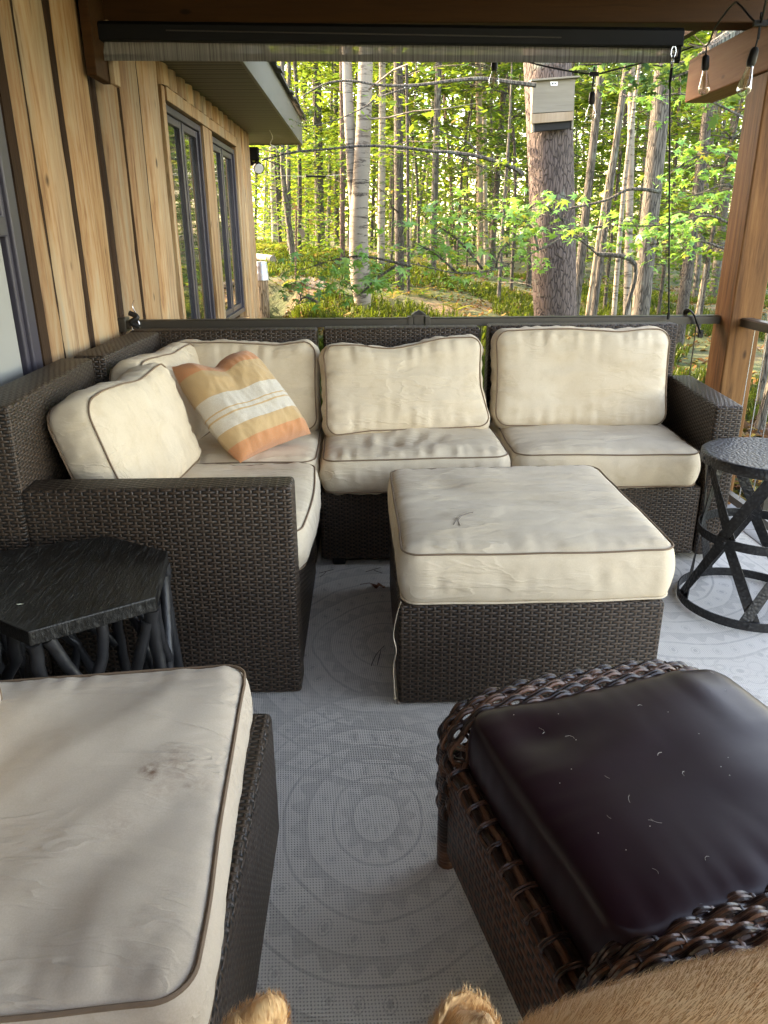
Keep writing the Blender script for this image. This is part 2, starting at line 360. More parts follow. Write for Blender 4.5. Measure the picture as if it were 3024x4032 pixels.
class MB:
    def __init__(s): s.v = []; s.f = []; s.uv = []
    def add(s, vs, fs, uvs=None):
        k = len(s.v); s.v += [tuple(v) for v in vs]
        for i, f in enumerate(fs):
            s.f.append(tuple(a+k for a in f))
            s.uv.append(uvs[i] if uvs else None)
    def box(s, x0, x1, y0, y1, z0, z1, m=None):
        vs = [Vector((x, y, z)) for z in (z0, z1) for y in (y0, y1) for x in (x0, x1)]
        if m is not None: vs = [m @ v for v in vs]
        s.add(vs, [(0, 2, 3, 1), (4, 5, 7, 6), (0, 1, 5, 4), (1, 3, 7, 5), (3, 2, 6, 7), (2, 0, 4, 6)])
    def tube(s, pts, r, n=8, cap=True, closed=False, flat=None, twist=0):
        pts = [Vector(p) for p in pts]; N = len(pts)
        rr = r if hasattr(r, '__len__') else [r]*N
        t0 = (pts[1]-pts[0]).normalized()
        up = Vector((0, 0, 1)) if abs(t0.z) < .9 else Vector((1, 0, 0))
        nrm = (up - t0*up.dot(t0)).normalized(); vs = []
        for i, p in enumerate(pts):
            if closed: t = (pts[(i+1) % N]-pts[i-1]).normalized()
            else: t = (pts[min(i+1, N-1)]-pts[max(i-1, 0)]).normalized()
            nn = nrm - t*nrm.dot(t)
            nrm = nn.normalized() if nn.length > 1e-6 else nrm
            b = t.cross(nrm)
            for k in range(n):
                a = 2*pi*k/n + twist
                fx, fy = (1, 1) if flat is None else flat
                vs.append(p + (nrm*cos(a)*fx + b*sin(a)*fy)*rr[i])
        fs = []
        for i in range(N if closed else N-1):
            j = (i+1) % N
            for k in range(n):
                fs.append((i*n+k, i*n+(k+1) % n, j*n+(k+1) % n, j*n+k))
        if cap and not closed:
            fs.append(tuple(range(n))[::-1]); fs.append(tuple((N-1)*n+k for k in range(n)))
        s.add(vs, fs)
    def lathe(s, prof, c=(0, 0, 0), n=24, cap=True):
        vs = []
        for (r, z) in prof:
            for k in range(n): a = 2*pi*k/n; vs.append((c[0]+r*cos(a), c[1]+r*sin(a), c[2]+z))
        fs = []
        for i in range(len(prof)-1):
            for k in range(n): fs.append((i*n+k, i*n+(k+1) % n, (i+1)*n+(k+1) % n, (i+1)*n+k))
        if cap: fs.append(tuple(range(n))[::-1]); fs.append(tuple((len(prof)-1)*n+k for k in range(n)))
        s.add(vs, fs)
    def build(s, name, mat, parent=None, smooth=True, local=False, bevel=0, sharp=40):
        off = Vector((0, 0, 0)) if (local or parent is None) else wloc(parent)
        me = bpy.data.meshes.new(name)
        me.from_pydata([(v[0]-off.x, v[1]-off.y, v[2]-off.z) for v in s.v], [], s.f); me.update()
        if any(u is not None for u in s.uv):
            ul = me.uv_layers.new(name='UVMap'); buf = []
            for i, f in enumerate(s.f):
                u = s.uv[i]
                for k in range(len(f)): buf += list(u[k]) if u else [0, 0]
            ul.data.foreach_set('uv', buf)
        if smooth:
            me.polygons.foreach_set('use_smooth', [True]*len(me.polygons))
            try: me.set_sharp_from_angle(angle=radians(sharp))
            except Exception: pass
        me.materials.append(mat)
        o = bpy.data.objects.new(name, me); COL.objects.link(o); o.parent = parent
        if bevel:
            b = o.modifiers.new('bevel', 'BEVEL'); b.width = bevel; b.segments = 2; b.limit_method = 'ANGLE'
        return o
def boxuv(mb_v, f, swap=False):
    a, b, c = (Vector(mb_v[i]) for i in f[:3]); n = (b-a).cross(c-a)
    ax = max(range(3), key=lambda k: abs(n[k]))
    out = []
    for i in f:
        p = mb_v[i]
        if ax == 0: out.append((p[1], p[2]))
        elif ax == 1: out.append((p[0], p[2]))
        else: out.append((p[1], p[0]) if swap else (p[0], p[1]))
    return out
def rbox(name, parent, mat, x0, x1, y0, y1, z0, z1, r=.012, swap=False, pts=None, local=False, seg=3):
    """a rounded, slightly uneven woven box with UVs in metres"""
    bm = bmesh.new()
    c = pts or [(x, y, z) for z in (z0, z1) for y in (y0, y1) for x in (x0, x1)]
    vv = [bm.verts.new(p) for p in c]
    for f in [(0, 2, 3, 1), (4, 5, 7, 6), (0, 1, 5, 4), (1, 3, 7, 5), (3, 2, 6, 7), (2, 0, 4, 6)]: bm.faces.new([vv[i] for i in f])
    bmesh.ops.bevel(bm, geom=list(bm.edges), offset=r, segments=seg, profile=.5, affect='EDGES')
    bm.verts.index_update()
    vs = [v.co.copy() for v in bm.verts]; fs = [tuple(v.index for v in f.verts) for f in bm.faces]; bm.free()
    mb = MB(); mb.add(vs, fs, [boxuv(vs, f, swap) for f in fs])
    return mb.build(name, mat, parent, smooth=True, local=local, sharp=60)
def prism(pts, z0, z1, mb):
    n = len(pts); vs = [(p[0], p[1], z0) for p in pts] + [(p[0], p[1], z1) for p in pts]
    fs = [tuple(range(n))[::-1], tuple(range(n, 2*n))] + [(i, (i+1) % n, n+(i+1) % n, n+i) for i in range(n)]
    mb.add(vs, fs)
def N3(x, y, z=0): return noise.noise(Vector((x, y, z)))
def smooth_path(pts, n=8, closed=False):
    pts = [Vector(p) for p in pts]; out = []; N = len(pts)
    rng = N if closed else N-1
    for i in range(rng):
        p0 = pts[i-1] if (i > 0 or closed) else pts[0]; p1 = pts[i]; p2 = pts[(i+1) % N]; p3 = pts[(i+2) % N] if (i+2 < N or closed) else pts[-1]
        for k in range(n):
            t = k/n
            out.append(.5*((2*p1)+(p2-p0)*t+(2*p0-5*p1+4*p2-p3)*t*t+(3*p1-p0-3*p2+p3)*t**3))
    if not closed: out.append(pts[-1])
    return out

# ------------------------------------------------------------------ cushions
def cushion(label, mat, mtx, W, D, T, r=.05, bulge=.02, side=.014, seed=1, pl=.006, fold=.006, fdir=0.0, warp=None, pmat=None, pr=.0029, cat='cushion', name='seat_cushion', group=None, bottom_pipe=True, pmat2=None, res=.0095, step=.012, ffreq=4.0, wob=.005):
    def outline(a, b):
        px, py = a*W/2, b*D/2; hx, hy = W/2-r, D/2-r
        ax, ay = abs(px), abs(py)
        if ax > hx and ay > hy:
            lx, ly = (ax-hx)/r, (ay-hy)/r
            nx = lx*sqrt(max(0, 1-ly*ly/2)); ny = ly*sqrt(max(0, 1-lx*lx/2))
            px = math.copysign(hx+nx*r, px); py = math.copysign(hy+ny*r, py)
        return px, py
    def fin(p):
        x, y, z = p
        x += wob*N3(x*5, y*5, seed+7.7); y += wob*N3(x*5, y*5, seed+3.1); z += wob*1.2*N3(x*4.5, y*4.5, seed+9.9)
        if warp: x, y, z = warp(x, y, z)
        return mtx @ Vector((x, y, z))
    nx, ny, nz = max(12, int(W/res)), max(12, int(D/res)), 12
    cf, sf = cos(fdir), sin(fdir); PL = pl*1.5; fold = fold*1.25
    def sheet(a, b, sg):
        px, py = outline(a, b)
        dx, dy = W/2*(1-abs(a)), D/2*(1-abs(b))
        e = (1-exp(-dx/.045))*(1-exp(-dy/.045))
        rise = step*(1-exp(-dx/.016))*(1-exp(-dy/.016))
        dome = (1-a*a)*(1-b*b)
        z = T/2 - step + rise + bulge*(.55*e + .45*dome)
        pl = PL; w = pl*exp(-dy/.055)*N3(px*34, dy*5, seed+1.3*sg)*(1-exp(-dy/.008)) + pl*exp(-dx/.055)*N3(dx*5, py*34, seed+5+sg)*(1-exp(-dx/.008))
        u, v = px*cf+py*sf, -px*sf+py*cf
        w += fold*e*(N3(u*2.2, v*ffreq*2.4, seed+2+sg)*.9 + .5*N3(u*5+3, v*ffreq*5, seed+4))
        return px, py, sg*(z+w)
    vs = []; idx = {}
    def V(key, p):
        if key not in idx: idx[key] = len(vs); vs.append(fin(p))
        return idx[key]
    fs = []; uvs = []
    for sg in (1, -1):
        g = [[None]*(ny+1) for _ in range(nx+1)]
        for i in range(nx+1):
            for j in range(ny+1):
                a, b = 2*i/nx-1, 2*j/ny-1
                g[i][j] = V((sg, i, j), sheet(a, b, sg))
        for i in range(nx):
            for j in range(ny):
                f = (g[i][j], g[i+1][j], g[i+1][j+1], g[i][j+1])
                fs.append(f if sg > 0 else f[::-1])
    ring = [(i, 0) for i in range(nx)] + [(nx, j) for j in range(ny)] + [(i, ny) for i in range(nx, 0, -1)] + [(0, j) for j in range(ny, 0, -1)]
    R = len(ring); loops = []; top = []; bot = []
    acc = 0; prev = None
    for q, (i, j) in enumerate(ring):
        a, b = 2*i/nx-1, 2*j/ny-1; px, py = outline(a, b)
        if prev: acc += sqrt((px-prev[0])**2+(py-prev[1])**2)
        prev = (px, py)
        ox, oy = outline(a*.999, b*.999)
        nxv, nyv = px - max(-(W/2-r), min(W/2-r, px)), py - max(-(D/2-r), min(D/2-r, py))
        L = sqrt(nxv*nxv+nyv*nyv) or 1; nxv /= L; nyv /= L
        col = []
        for k in range(nz+1):
            if k == 0: col.append(V((1, i, j), None)); continue
            if k == nz: col.append(V((-1, i, j), None)); continue
            tt = k/nz; z = (T/2-step)*(1-2*tt)
            o = side*sin(pi*tt)**.6 + pl*.9*N3(acc*30, tt*1.6, seed+20)*sin(pi*tt)
            col.append(V(('s', q, k), (px+nxv*o, py+nyv*o, z)))
        loops.append(col)
        top.append(fin((px+nxv*.003, py+nyv*.003, T/2-step+.001))); bot.append(fin((px+nxv*.003, py+nyv*.003, -(T/2-step+.001))))
    for q in range(R):
        A, B = loops[q], loops[(q+1) % R]
        for k in range(nz): fs.append((A[k], A[k+1], B[k+1], B[k]))
    c = mtx.translation
    root = thing(name, label, cat, (c.x, c.y, c.z - T/2), group)
    mb = MB(); mb.add(vs, fs)
    cov = mb.build('cover', mat, root, smooth=True, sharp=80)
    if pmat:
        p = MB(); p.tube(top, pr, 6, closed=True); p.build('piping', pmat, root)
        if bottom_pipe:
            p = MB(); p.tube(bot, pr, 6, closed=True); p.build('hem' if pmat2 else 'piping', pmat2 or pmat, root)
    return root
def frame_m(c, xdir, ydir):
    x = Vector(xdir).normalized(); z = x.cross(Vector(ydir)).normalized(); y = z.cross(x)
    return Matrix(((x.x, y.x, z.x, c[0]), (x.y, y.y, z.y, c[1]), (x.z, y.z, z.z, c[2]), (0, 0, 0, 1)))

# ================================================================== THE PLACE: deck, cabin, porch
def struct(o): o['kind'] = 'structure'; return o
b = MB(); y = -1.6
while y < 3.95:
    b.box(-1.13, 1.87, y, y+.138, -.04, -.006); y += .143
struct(b.build('deck_floor', M['deck'], None, smooth=False))
b = MB(); b.box(1.87, 1.9, -1.6, 3.95, -.3, -.008); b.box(-1.13, 1.9, 3.952, 3.98, -.3, -.008)
struct(b.build('deck_rim', M['deck'], None, smooth=False))

# rug: slightly wavy sheet with a bound edge
rt = thing('rug', 'pale blue-grey flat-woven outdoor rug with faint paisley pattern under all the seating', 'rug', (0, 1, 0))
b = MB(); nx, ny = 56, 90; X0, X1, Y0, Y1 = -1.02, 1.68, -1.1, 3.30
def rz(x, y): return .003 + .0022*(N3(x*2.2, y*2.2)+1)
vs = [(X0+(X1-X0)*i/nx, Y0+(Y1-Y0)*j/ny, rz(X0+(X1-X0)*i/nx, Y0+(Y1-Y0)*j/ny)) for j in range(ny+1) for i in range(nx+1)]
b.add(vs, [(j*(nx+1)+i, j*(nx+1)+i+1, (j+1)*(nx+1)+i+1, (j+1)*(nx+1)+i) for j in range(ny) for i in range(nx)])
b.build('woven_face', M['rug'], rt)
b = MB(); b.tube([(X0, Y0, .004), (X1, Y0, .004), (X1, Y1, .004), (X0, Y1, .004)], .0045, 6, closed=True)
b.build('binding', m_plain('rug_binding', (.20, .20, .21), .9, 0, 80, .3), rt)

# ---- cabin
WX = -1.12
cab = thing('log_cabin', 'cabin wall of vertical half-log cedar boards with tall dark-framed windows and a low eave', 'cabin', (WX, 5, 0))
def half_log(mb, y0, y1, z0, z1, prot=.035, seed=0, lean=0.0):
    """a vertical slab-sawn log: convex face, wavy natural edges"""
    nz = max(2, int((z1-z0)/.06)); k = 10; vs = []; fs = []; w = y1-y0
    for i in range(nz+1):
        z = z0+(z1-z0)*i/nz
        e0 = y0 + .018*N3(z*1.8, seed, 1) + .008*N3(z*9, seed, 2); e1 = y1 + .018*N3(z*1.8, seed, 5) + .008*N3(z*9, seed, 6)
        for j in range(k+1):
            a = j/k; pr = prot*(1-abs(2*a-1)**2.6)**.6
            ridge = .0035*N3(a*9+seed, z*.7, 3) + .0015*N3(a*25, z*1.5, seed)
            vs.append((WX-.020+pr+ridge, e0+(e1-e0)*a, z))
        vs.append((WX-.07, e1, z)); vs.append((WX-.07, e0, z))
    m = k+3
    for i in range(nz):
        for j in range(m): fs.append((i*m+j, i*m+(j+1) % m, (i+1)*m+(j+1) % m, (i+1)*m+j))
    fs.append(tuple(range(m))[::-1]); fs.append(tuple(nz*m+j for j in range(m)))
    mb.add(vs, fs)
b = MB()
TOPZ = 2.158
boards = [(2.742, 2.856, .026), (2.880, 3.130, .040), (3.208, 3.525, .040), (3.650, 3.915, .040), (3.982, 4.280, .040), (4.335, 4.68, .044)]
for i, (a, c, pr) in enumerate(boards): half_log(b, a, c, -.3, TOPZ if a > 3.6 else 2.6, pr, i*3.3)
yy = 7.37; 
for i, wv in enumerate((.22, .17, .20, .16)):
    half_log(b, yy, yy+wv-.015, -.3, TOPZ, .045, 20+i*2.1); yy += wv
# short ends over the windows and boards beneath them
random.seed(3); yy = 4.73; i = 0
while yy < 7.34:
    w = random.uniform(.19, .27); half_log(b, yy, min(7.35, yy+w-random.choice((.012, .05))), 2.045+.0*i, TOPZ-.002, .045, 40+i)
    half_log(b, yy, min(7.35, yy+w-.012), -.3, .53, .045, 60+i); yy += w; i += 1
b.build('log_siding', M['cedar'], cab, sharp=50)
b = MB(); b.box(WX-.12, WX-.062, 2.67, 8.13, -.3, 2.6); b.box(WX-.061, WX-.014, 2.67, 4.72, -.3, 2.15); b.box(WX-.115, WX-.004, 2.668, 2.735, -.3, 2.6)
half_log(b, 3.165, 3.222, -.3, 2.6, .012, 5); half_log(b, 3.575, 3.65, -.3, TOPZ, .014, 8); half_log(b, 3.945, 3.985, -.3, TOPZ, .016, 9); half_log(b, 2.868, 2.882, -.3, 2.6, .004, 3)
b.build('bark_backing', M['cedar_bark'], cab)
b = MB(); b.box(WX-3.6, WX-.125, -3, 8.13, -.5, 2.15); b.box(WX-.12, WX-.066, -3, 1.5, -.3, 2.6)
b.build('wall_core', M['cedar_bark'], cab, smooth=False)
b = MB(); b.box(WX-.06, .60, -1.22, -1.12, -.3, 2.2); b.build('unseen_shade_wall', M['cedar'], cab, smooth=False)  # added unseen wall behind the camera, blocks light and bounces warm tone

def window(name_label, ya, yb, za, zb, fr, sash_list, parent, depth=.05, lower_white=None):
    w = MB(); f = fr
    w.box(WX-.06, WX-.005, ya, ya+f, za, zb); w.box(WX-.06, WX-.005, yb-f, yb, za, zb)
    w.box(WX-.06, WX-.006, ya+f, yb-f, zb-f, zb); w.box(WX-.06, WX-.006, ya+f, yb-f, za, za+f)
    fo = w.build('window', M['frame'], parent, smooth=False, bevel=.004)
    if name_label: fo['label'] = name_label
    for (a, c) in sash_list:
        s = MB(); g = .045
        s.box(WX-.055, WX-.022, a, a+g, za+f+.002, zb-f-.002); s.box(WX-.055, WX-.022, c-g, c, za+f+.002, zb-f-.002)
        s.box(WX-.055, WX-.023, a+g, c-g, zb-f-g, zb-f-.003); s.box(WX-.055, WX-.023, a+g, c-g, za+f+.003, za+f+g)
        s.build('sash', M['frame'], fo, smooth=False, bevel=.003)
        p = MB(); p.box(WX-.046, WX-.040, a+g, c-g, za+f+g, zb-f-g); p.build('pane', M['glass'], fo, smooth=False)
    return fo
window('nearer pair of tall narrow panes', 4.80, 5.83, .58, 1.965, .04, [(4.845, 5.29), (5.32, 5.785)], cab)
window('farther pair of tall narrow panes', 6.17, 7.27, .58, 1.95, .04, [(6.215, 6.70), (6.73, 7.225)], cab)
w = MB(); w.box(WX-.06, WX+.012, 4.725, 4.797, .53, 2.04); w.box(WX-.06, WX+.014, 5.833, 6.0, .53, 1.97); w.box(WX-.06, WX+.011, 6.004, 6.166, .53, 1.97)
w.box(WX-.06, WX+.012, 7.273, 7.35, .53, 2.04); w.box(WX-.06, WX+.022, 4.80, 7.27, 1.972, 2.043)
w.build('window_trim', M['cedar'], cab, smooth=False, bevel=.004)
# near window with a white lower panel
w = MB(); w.box(WX-.06, WX-.008, 2.60, 2.666, -.3, 2.5); w.box(WX-.06, WX-.02, 2.572, 2.598, -.3, 2.5); w.box(WX-.06, WX-.012, 1.5, 2.57, 1.262, 1.325)
w.box(WX-.06, WX-.010, 1.5, 1.57, -.3, 2.5)
nw = w.build('window', M['frame'], cab, smooth=False, bevel=.005); nw['label'] = 'near window with dark frame and white lower panel'
p = MB(); p.box(WX-.05, WX-.042, 1.57, 2.57, 1.325, 2.5); p.build('pane', M['glass'], nw, smooth=False)
p = MB(); p.box(WX-.052, WX-.028, 1.575, 2.545, -.3, 1.258)
p.build('lower_panel', M['white_screen'], nw, smooth=False, bevel=.004)
# eave
b = MB(); b.box(WX-.3, -.672, 4.1, 8.93, 2.160, 2.172); b.build('soffit', M['soffit'], cab, smooth=False)
b = MB(); b.box(-.669, -.648, 4.1, 8.95, 2.145, 2.40); b.box(-.672, -.30+WX, 8.931, 8.952, 2.150, 2.40); b.build('fascia', M['fascia'], cab, smooth=False, bevel=.002)
b = MB(); random.seed(5)
ysh = 4.1
while ysh < 9.02:
    wv = random.uniform(.16, .3); e = random.uniform(-.012, .012)
    b.add([(-.60+e, ysh, 2.385), (-.60+e, min(9.03, ysh+wv-.005), 2.385), (-.60+e, min(9.03, ysh+wv-.005), 2.402), (-.60+e, ysh, 2.402),
           (-3.2, ysh, 3.30), (-3.2, min(9.03, ysh+wv-.005), 3.30), (-3.2, min(9.03, ysh+wv-.005), 3.32), (-3.2, ysh, 3.32)],
          [(0, 1, 2, 3), (3, 2, 6, 7), (0, 4, 5, 1), (0, 3, 7, 4), (1, 5, 6, 2)])
    ysh += wv
b.build('roof', M['shingle'], cab, smooth=False)
b = MB(); b.tube(smooth_path([(-.86, 7.75, 2.158), (-.84, 7.78, 2.10), (-.87, 7.83, 2.05), (-.83, 7.9, 2.03), (-.81, 7.93, 2.0)], 5), .004, 5)
b.build('loose_wire', m_plain('white_wire', (.6, .58, .52), .5), cab)

# flood light at the cabin corner
fl = thing('flood_light', 'small black twin-head security light under the far end of the eave', 'outdoor light', (-1.04, 8.2, 1.9))
c0 = atS(549, 343, Y=8.2)
b = MB(); b.box(-1.13, -1.09, 8.15, 8.25, c0.z-.06, c0.z+.05); b.tube([(-1.09, 8.2, c0.z), (c0.x-.01, 8.2, c0.z)], .018, 8); b.build('mount', M['black'], fl, bevel=.004)
b = MB(); b.box(c0.x-.035, c0.x+.055, 8.12, 8.2, c0.z-.02, c0.z+.10); b.build('sensor_head', M['black'], fl, bevel=.01)
hd = Vector((c0.x+.03, 8.17, c0.z-.07)); dv = Vector((.35, -.8, -.45)).normalized()
b = MB(); b.tube([hd-dv*.05, hd-dv*.03, hd+dv*.05, hd+dv*.055], [.025, .045, .055, .056], 14); b.build('lamp_head', M['black'], fl)
b = MB(); b.tube([hd+dv*.056, hd+dv*.06], [.048, .044], 14); b.build('lens', m_plain('lamp_lens', (.7, .72, .75), .15), fl)

# ---- porch timber frame (roof, beams, post)
pf = thing('porch_frame', 'timber porch roof frame with dark cross beam, cedar side beam and square corner post', 'porch frame', (1.7, 3.5, 0))
b = MB(); b.box(-1.08, 1.95, 3.60, 3.74, 2.078, 2.27); b.build('cross_beam', M['beam'], pf, smooth=False, bevel=.006)
b = MB(); b.box(1.652, 1.798, -1.0, 4.30, 1.880, 2.074); b.build('side_beam', M['header'], pf, smooth=False, bevel=.006)
b = MB(); b.box(1.658, 1.800, 3.45, 3.625, -.3, 1.877); b.build('post', M['post'], pf, smooth=False, bevel=.006)
b = MB(); x = -1.1
for k in range(9): b.box(-1.1+.36*k, -1.06+.36*k, -.7, 4.85, 2.272, 2.41)
b.build('rafter', M['beam'], pf, smooth=False)
b = MB(); y = -.75
while y < 4.8: b.box(-1.5, 1.92, y, y+.135, 2.412, 2.43); y += .14
b.build('roof_boards', M['beam'], pf, smooth=False)
b = MB(); b.box(-1.5, 1.96, -.8, 4.95, 2.433, 2.47); b.build('roofing', M['shingle'], pf, smooth=False)
b = MB(); b.box(WX+.035, WX+.075, 3.40, 3.598, 1.855, 2.40)
b.build('wall_bracket', M['beam'], pf, smooth=False, bevel=.004)
b = MB(); b.box(WX+.076, WX+.098, 3.56, 3.64, 1.850, 2.08); b.build('wall_block', M['cedar'], pf, smooth=False, bevel=.004)

# ---- roller shade
rs = thing('roller_shade', 'rolled-up outdoor sun shade with black cassette and grey striped fabric across the opening', 'roller shade', (.1, 3.5, 1.9))
yS = 3.52
TLc, TRc = atS(201, 50, Y=yS), atS(1470, 70, Y=yS); BLc, BRc = atS(201, 87, Y=yS), atS(1470, 97, Y=yS)
b = MB()
def bar(mb, p0, p1, dy, h):
    vs = []
    for p in (p0, p1):
        for (yy2, zz) in ((-dy, -h), (dy, -h), (dy, h*.6), (dy*.6, h), (-dy*.6, h), (-dy, h*.6)): vs.append((p.x, p.y+yy2, p.z+zz))
    mb.add(vs, [tuple(range(6)), tuple(range(6, 12))[::-1]] + [(i, 6+i, 6+(i+1) % 6, (i+1) % 6) for i in range(6)])
bar(b, (TLc+BLc)/2, (TRc+BRc)/2, .04, .034); b.build('cassette', M['black'], rs, smooth=False, bevel=.003)
b = MB(); c_ = (TLc+BLc)/2; d_ = (TRc+BRc)/2
b.tube([c_+Vector((.3, -.042, -.004)), d_+Vector((-.5, -.042, -.004))], .0025, 5); b.build('cassette_seam', M['bronze'], rs)
f0, f1, g0, g1 = atS(226, 85, Y=yS), atS(1450, 96, Y=yS), atS(222, 131, Y=yS), atS(1450, 135, Y=yS)
b = MB(); n = 60; vs = []
for i in range(n+1):
    a = i/n
    for k in range(5):
        q = k/4; p = f0.lerp(f1, a).lerp(g0.lerp(g1, a), q); vs.append((p.x, p.y + .004*N3(a*14, q*2) + (0.0 if q < .6 else .0), p.z))
b.add(vs, [(i*5+k, (i+1)*5+k, (i+1)*5+k+1, i*5+k+1) for i in range(n) for k in range(4)])
b.build('shade_fabric', M['shade'], rs)
b = MB(); h0 = f0.lerp(g0, .8)+Vector((0, .014, 0)); h1 = f1.lerp(g1, .8)+Vector((.0, .014, 0)); b.tube([h0, h1], .013, 8); b.build('hem_bar', M['shade'], rs)
b = MB(); b.tube([h1, h1+Vector((.018, 0, 0))], .012, 8); b.build('bar_pin', M['white_screen'], rs); b = MB(); b.tube([h1+Vector((.019, 0, 0)), h1+Vector((.038, 0, 0))], .014, 8); b.build('end_cap', M['black'], rs)
for (e, sx) in ((BLc, -.002), (BRc, -.01)):
    b = MB(); b.box(e.x+sx-.006, e.x+sx+.006, yS-.03, yS+.03, e.z-.055, e.z-.002); b.build('end_bracket', M['black'], rs, smooth=False, bevel=.002)
b = MB(); tp = atS(1456, 100, Y=yS-.03)
b.tube([tp+Vector((.010*cos(a), 0, -.02+.02*sin(a))) for a in [2*pi*k/12 for k in range(12)]], .0035, 6, closed=True)
b.tube([tp+Vector((0, .010*cos(a), -.055+.022*sin(a))) for a in [2*pi*k/12 for k in range(12)]], .0035, 6, closed=True)
b.build('snap_hook', M['chrome'], rs)
ct = tp+Vector((0, 0, -.078)); cb = atS(1443, 690, Y=3.52)
b = MB(); b.tube([ct, ct+Vector((0, 0, -.05))], .0062, 8); b.tube([ct+Vector((0, 0, -.05)), cb+Vector((0, 0, .03))], .0038, 6); b.tube([cb+Vector((0, 0, .03)), cb], .007, 6)
b.build('guide_cord', M['black'], rs)

# ---- railing
rl = thing('railing', 'low bronze metal deck railing with thin upright rods behind the wicker sofa', 'railing', (.25, 3.58, 0))
rz_ = .876; yR = 3.58
b = MB()
def railbar(mb, p0, p1, w, h0, h1):
    d = (Vector(p1)-Vector(p0)); d.z = 0; d.normalize(); s = Vector((d.y, -d.x, 0))*w; vs = []
    for p in (Vector(p0), Vector(p1)):
        for (a, z) in ((-1, h0), (1, h0), (1, h1*.75), (.75, h1), (-.75, h1), (-1, h1*.75)): vs.append(p+s*a+Vector((0, 0, z)))
    mb.add(vs, [tuple(range(6)), tuple(range(6, 12))[::-1]] + [(i, 6+i, 6+(i+1) % 6, (i+1) % 6) for i in range(6)])
railbar(b, (-1.10, yR, rz_), (.218, yR, rz_), .028, -.018, .020); railbar(b, (.278, yR, rz_), (1.657, yR, rz_), .028, -.018, .020)
b.build('top_rail', M['bronze'], rl, smooth=False)
b = MB(); b.box(-1.08, .218, yR-.016, yR+.016, .07, .10); b.box(.278, 1.657, yR-.016, yR+.016, .07, .10); b.build('bottom_rail', M['bronze'], rl, smooth=False)
b = MB(); b.box(.223, .273, yR-.025, yR+.025, -.02, .912); 
b.add([(.215, yR-.033, .912), (.281, yR-.033, .912), (.281, yR+.033, .912), (.215, yR+.033, .912), (.248, yR, .932)] + [(.215, yR-.033, .904), (.281, yR-.033, .904), (.281, yR+.033, .904), (.215, yR+.033, .904)], [(0, 1, 4), (1, 2, 4), (2, 3, 4), (3, 0, 4), (5, 6, 1, 0), (6, 7, 2, 1), (7, 8, 3, 2), (8, 5, 0, 3)])
b.box(.196, .221, yR-.032, yR+.032, .845, .902); b.box(.275, .300, yR-.032, yR+.032, .845, .902)
b.build('rail_post', M['bronze'], rl, smooth=False, bevel=.003)
x = -.99
while x < 1.62:
    if not .2 < x < .3:
        b = MB(); b.tube([(x, yR, .10), (x, yR, .86)], .0032, 5); b.build('rod', M['bronze'], rl)
    x += .1275
for x in (-.42, 1.44):
    b = MB(); b.box(x-.011, x+.011, yR-.011, yR+.011, .10, .86); b.build('baluster', M['bronze'], rl, smooth=False, bevel=.002)
b = MB(); b.box(-1.16, -1.098, yR-.035, yR+.035, .845, .908); b.build('wall_mount', M['bronze'], rl, smooth=False, bevel=.004)
sr = thing('side_railing', 'bronze deck railing running from the cedar post toward the viewer on the right', 'railing', (1.735, 2.5, 0))
b = MB(); railbar(b, (1.73, 3.447, rz_), (1.73, -.9, rz_), .028, -.018, .020); b.build('top_rail', M['bronze'], sr, smooth=False)
b = MB(); b.box(1.714, 1.746, -.9, 3.447, .06, .095); b.build('bottom_rail', M['bronze'], sr, smooth=False)
y = 3.36; k = 0
while y > -.85:
    b = MB()
    if k % 5 == 3: b.box(1.719, 1.741, y-.011, y+.011, .096, .856); b.build('baluster', M['bronze'], sr, smooth=False)
    else: b.tube([(1.73, y, .09), (1.73, y, .86)], .0028, 5); b.build('rod', M['chrome'], sr)
    y -= .11; k += 1
# carabiner bundle on the left of the rail, strap on the right
cl = thing('carabiner_hook', 'silver carabiner and black clip hooked on the rail end beside the cabin wall', 'hook', (-1.05, 3.55, .88))
p0 = atS(292, 690, Y=3.545)
b = MB(); b.tube([p0+Vector((.018*cos(a), -.004, -.03+.035*sin(a))) for a in [2*pi*k/14 for k in range(14)]], .0035, 6, closed=True); b.tube(smooth_path([p0+Vector((.005, 0, .03)), p0+Vector((-.006, 0, .06)), p0+Vector((.004, 0, .085))], 4), .002, 5); b.build('carabiner', M['chrome'], cl)
b = MB(); b.tube(smooth_path([p0+Vector((-.02, -.01, .03)), p0+Vector((.015, -.015, .012)), p0+Vector((-.015, -.02, -.012)), p0+Vector((.02, -.01, -.035))], 5), .012, 7); b.build('clip', M['rubber'], cl)
st = thing('strap', 'black webbing strap looped over the rail between sofa arm and corner post', 'strap', (1.52, 3.55, .88))
ps = [atS(*q, Y=yy2) for q, yy2 in (((1487, 690), 3.62), ((1480, 676), 3.6), ((1490, 671), 3.56), ((1500, 682), 3.53), ((1506, 700), 3.53), ((1513, 720), 3.54))]
b = MB(); b.tube(smooth_path(ps, 5), .012, 8, flat=(.35, 1)); b.build('webbing', M['rubber'], st)
b = MB(); q0 = ps[-1]; b.box(q0.x-.012, q0.x+.012, q0.y-.008, q0.y+.008, q0.z-.02, q0.z+.015); b.build('buckle', M['rubber'], st, bevel=.003)

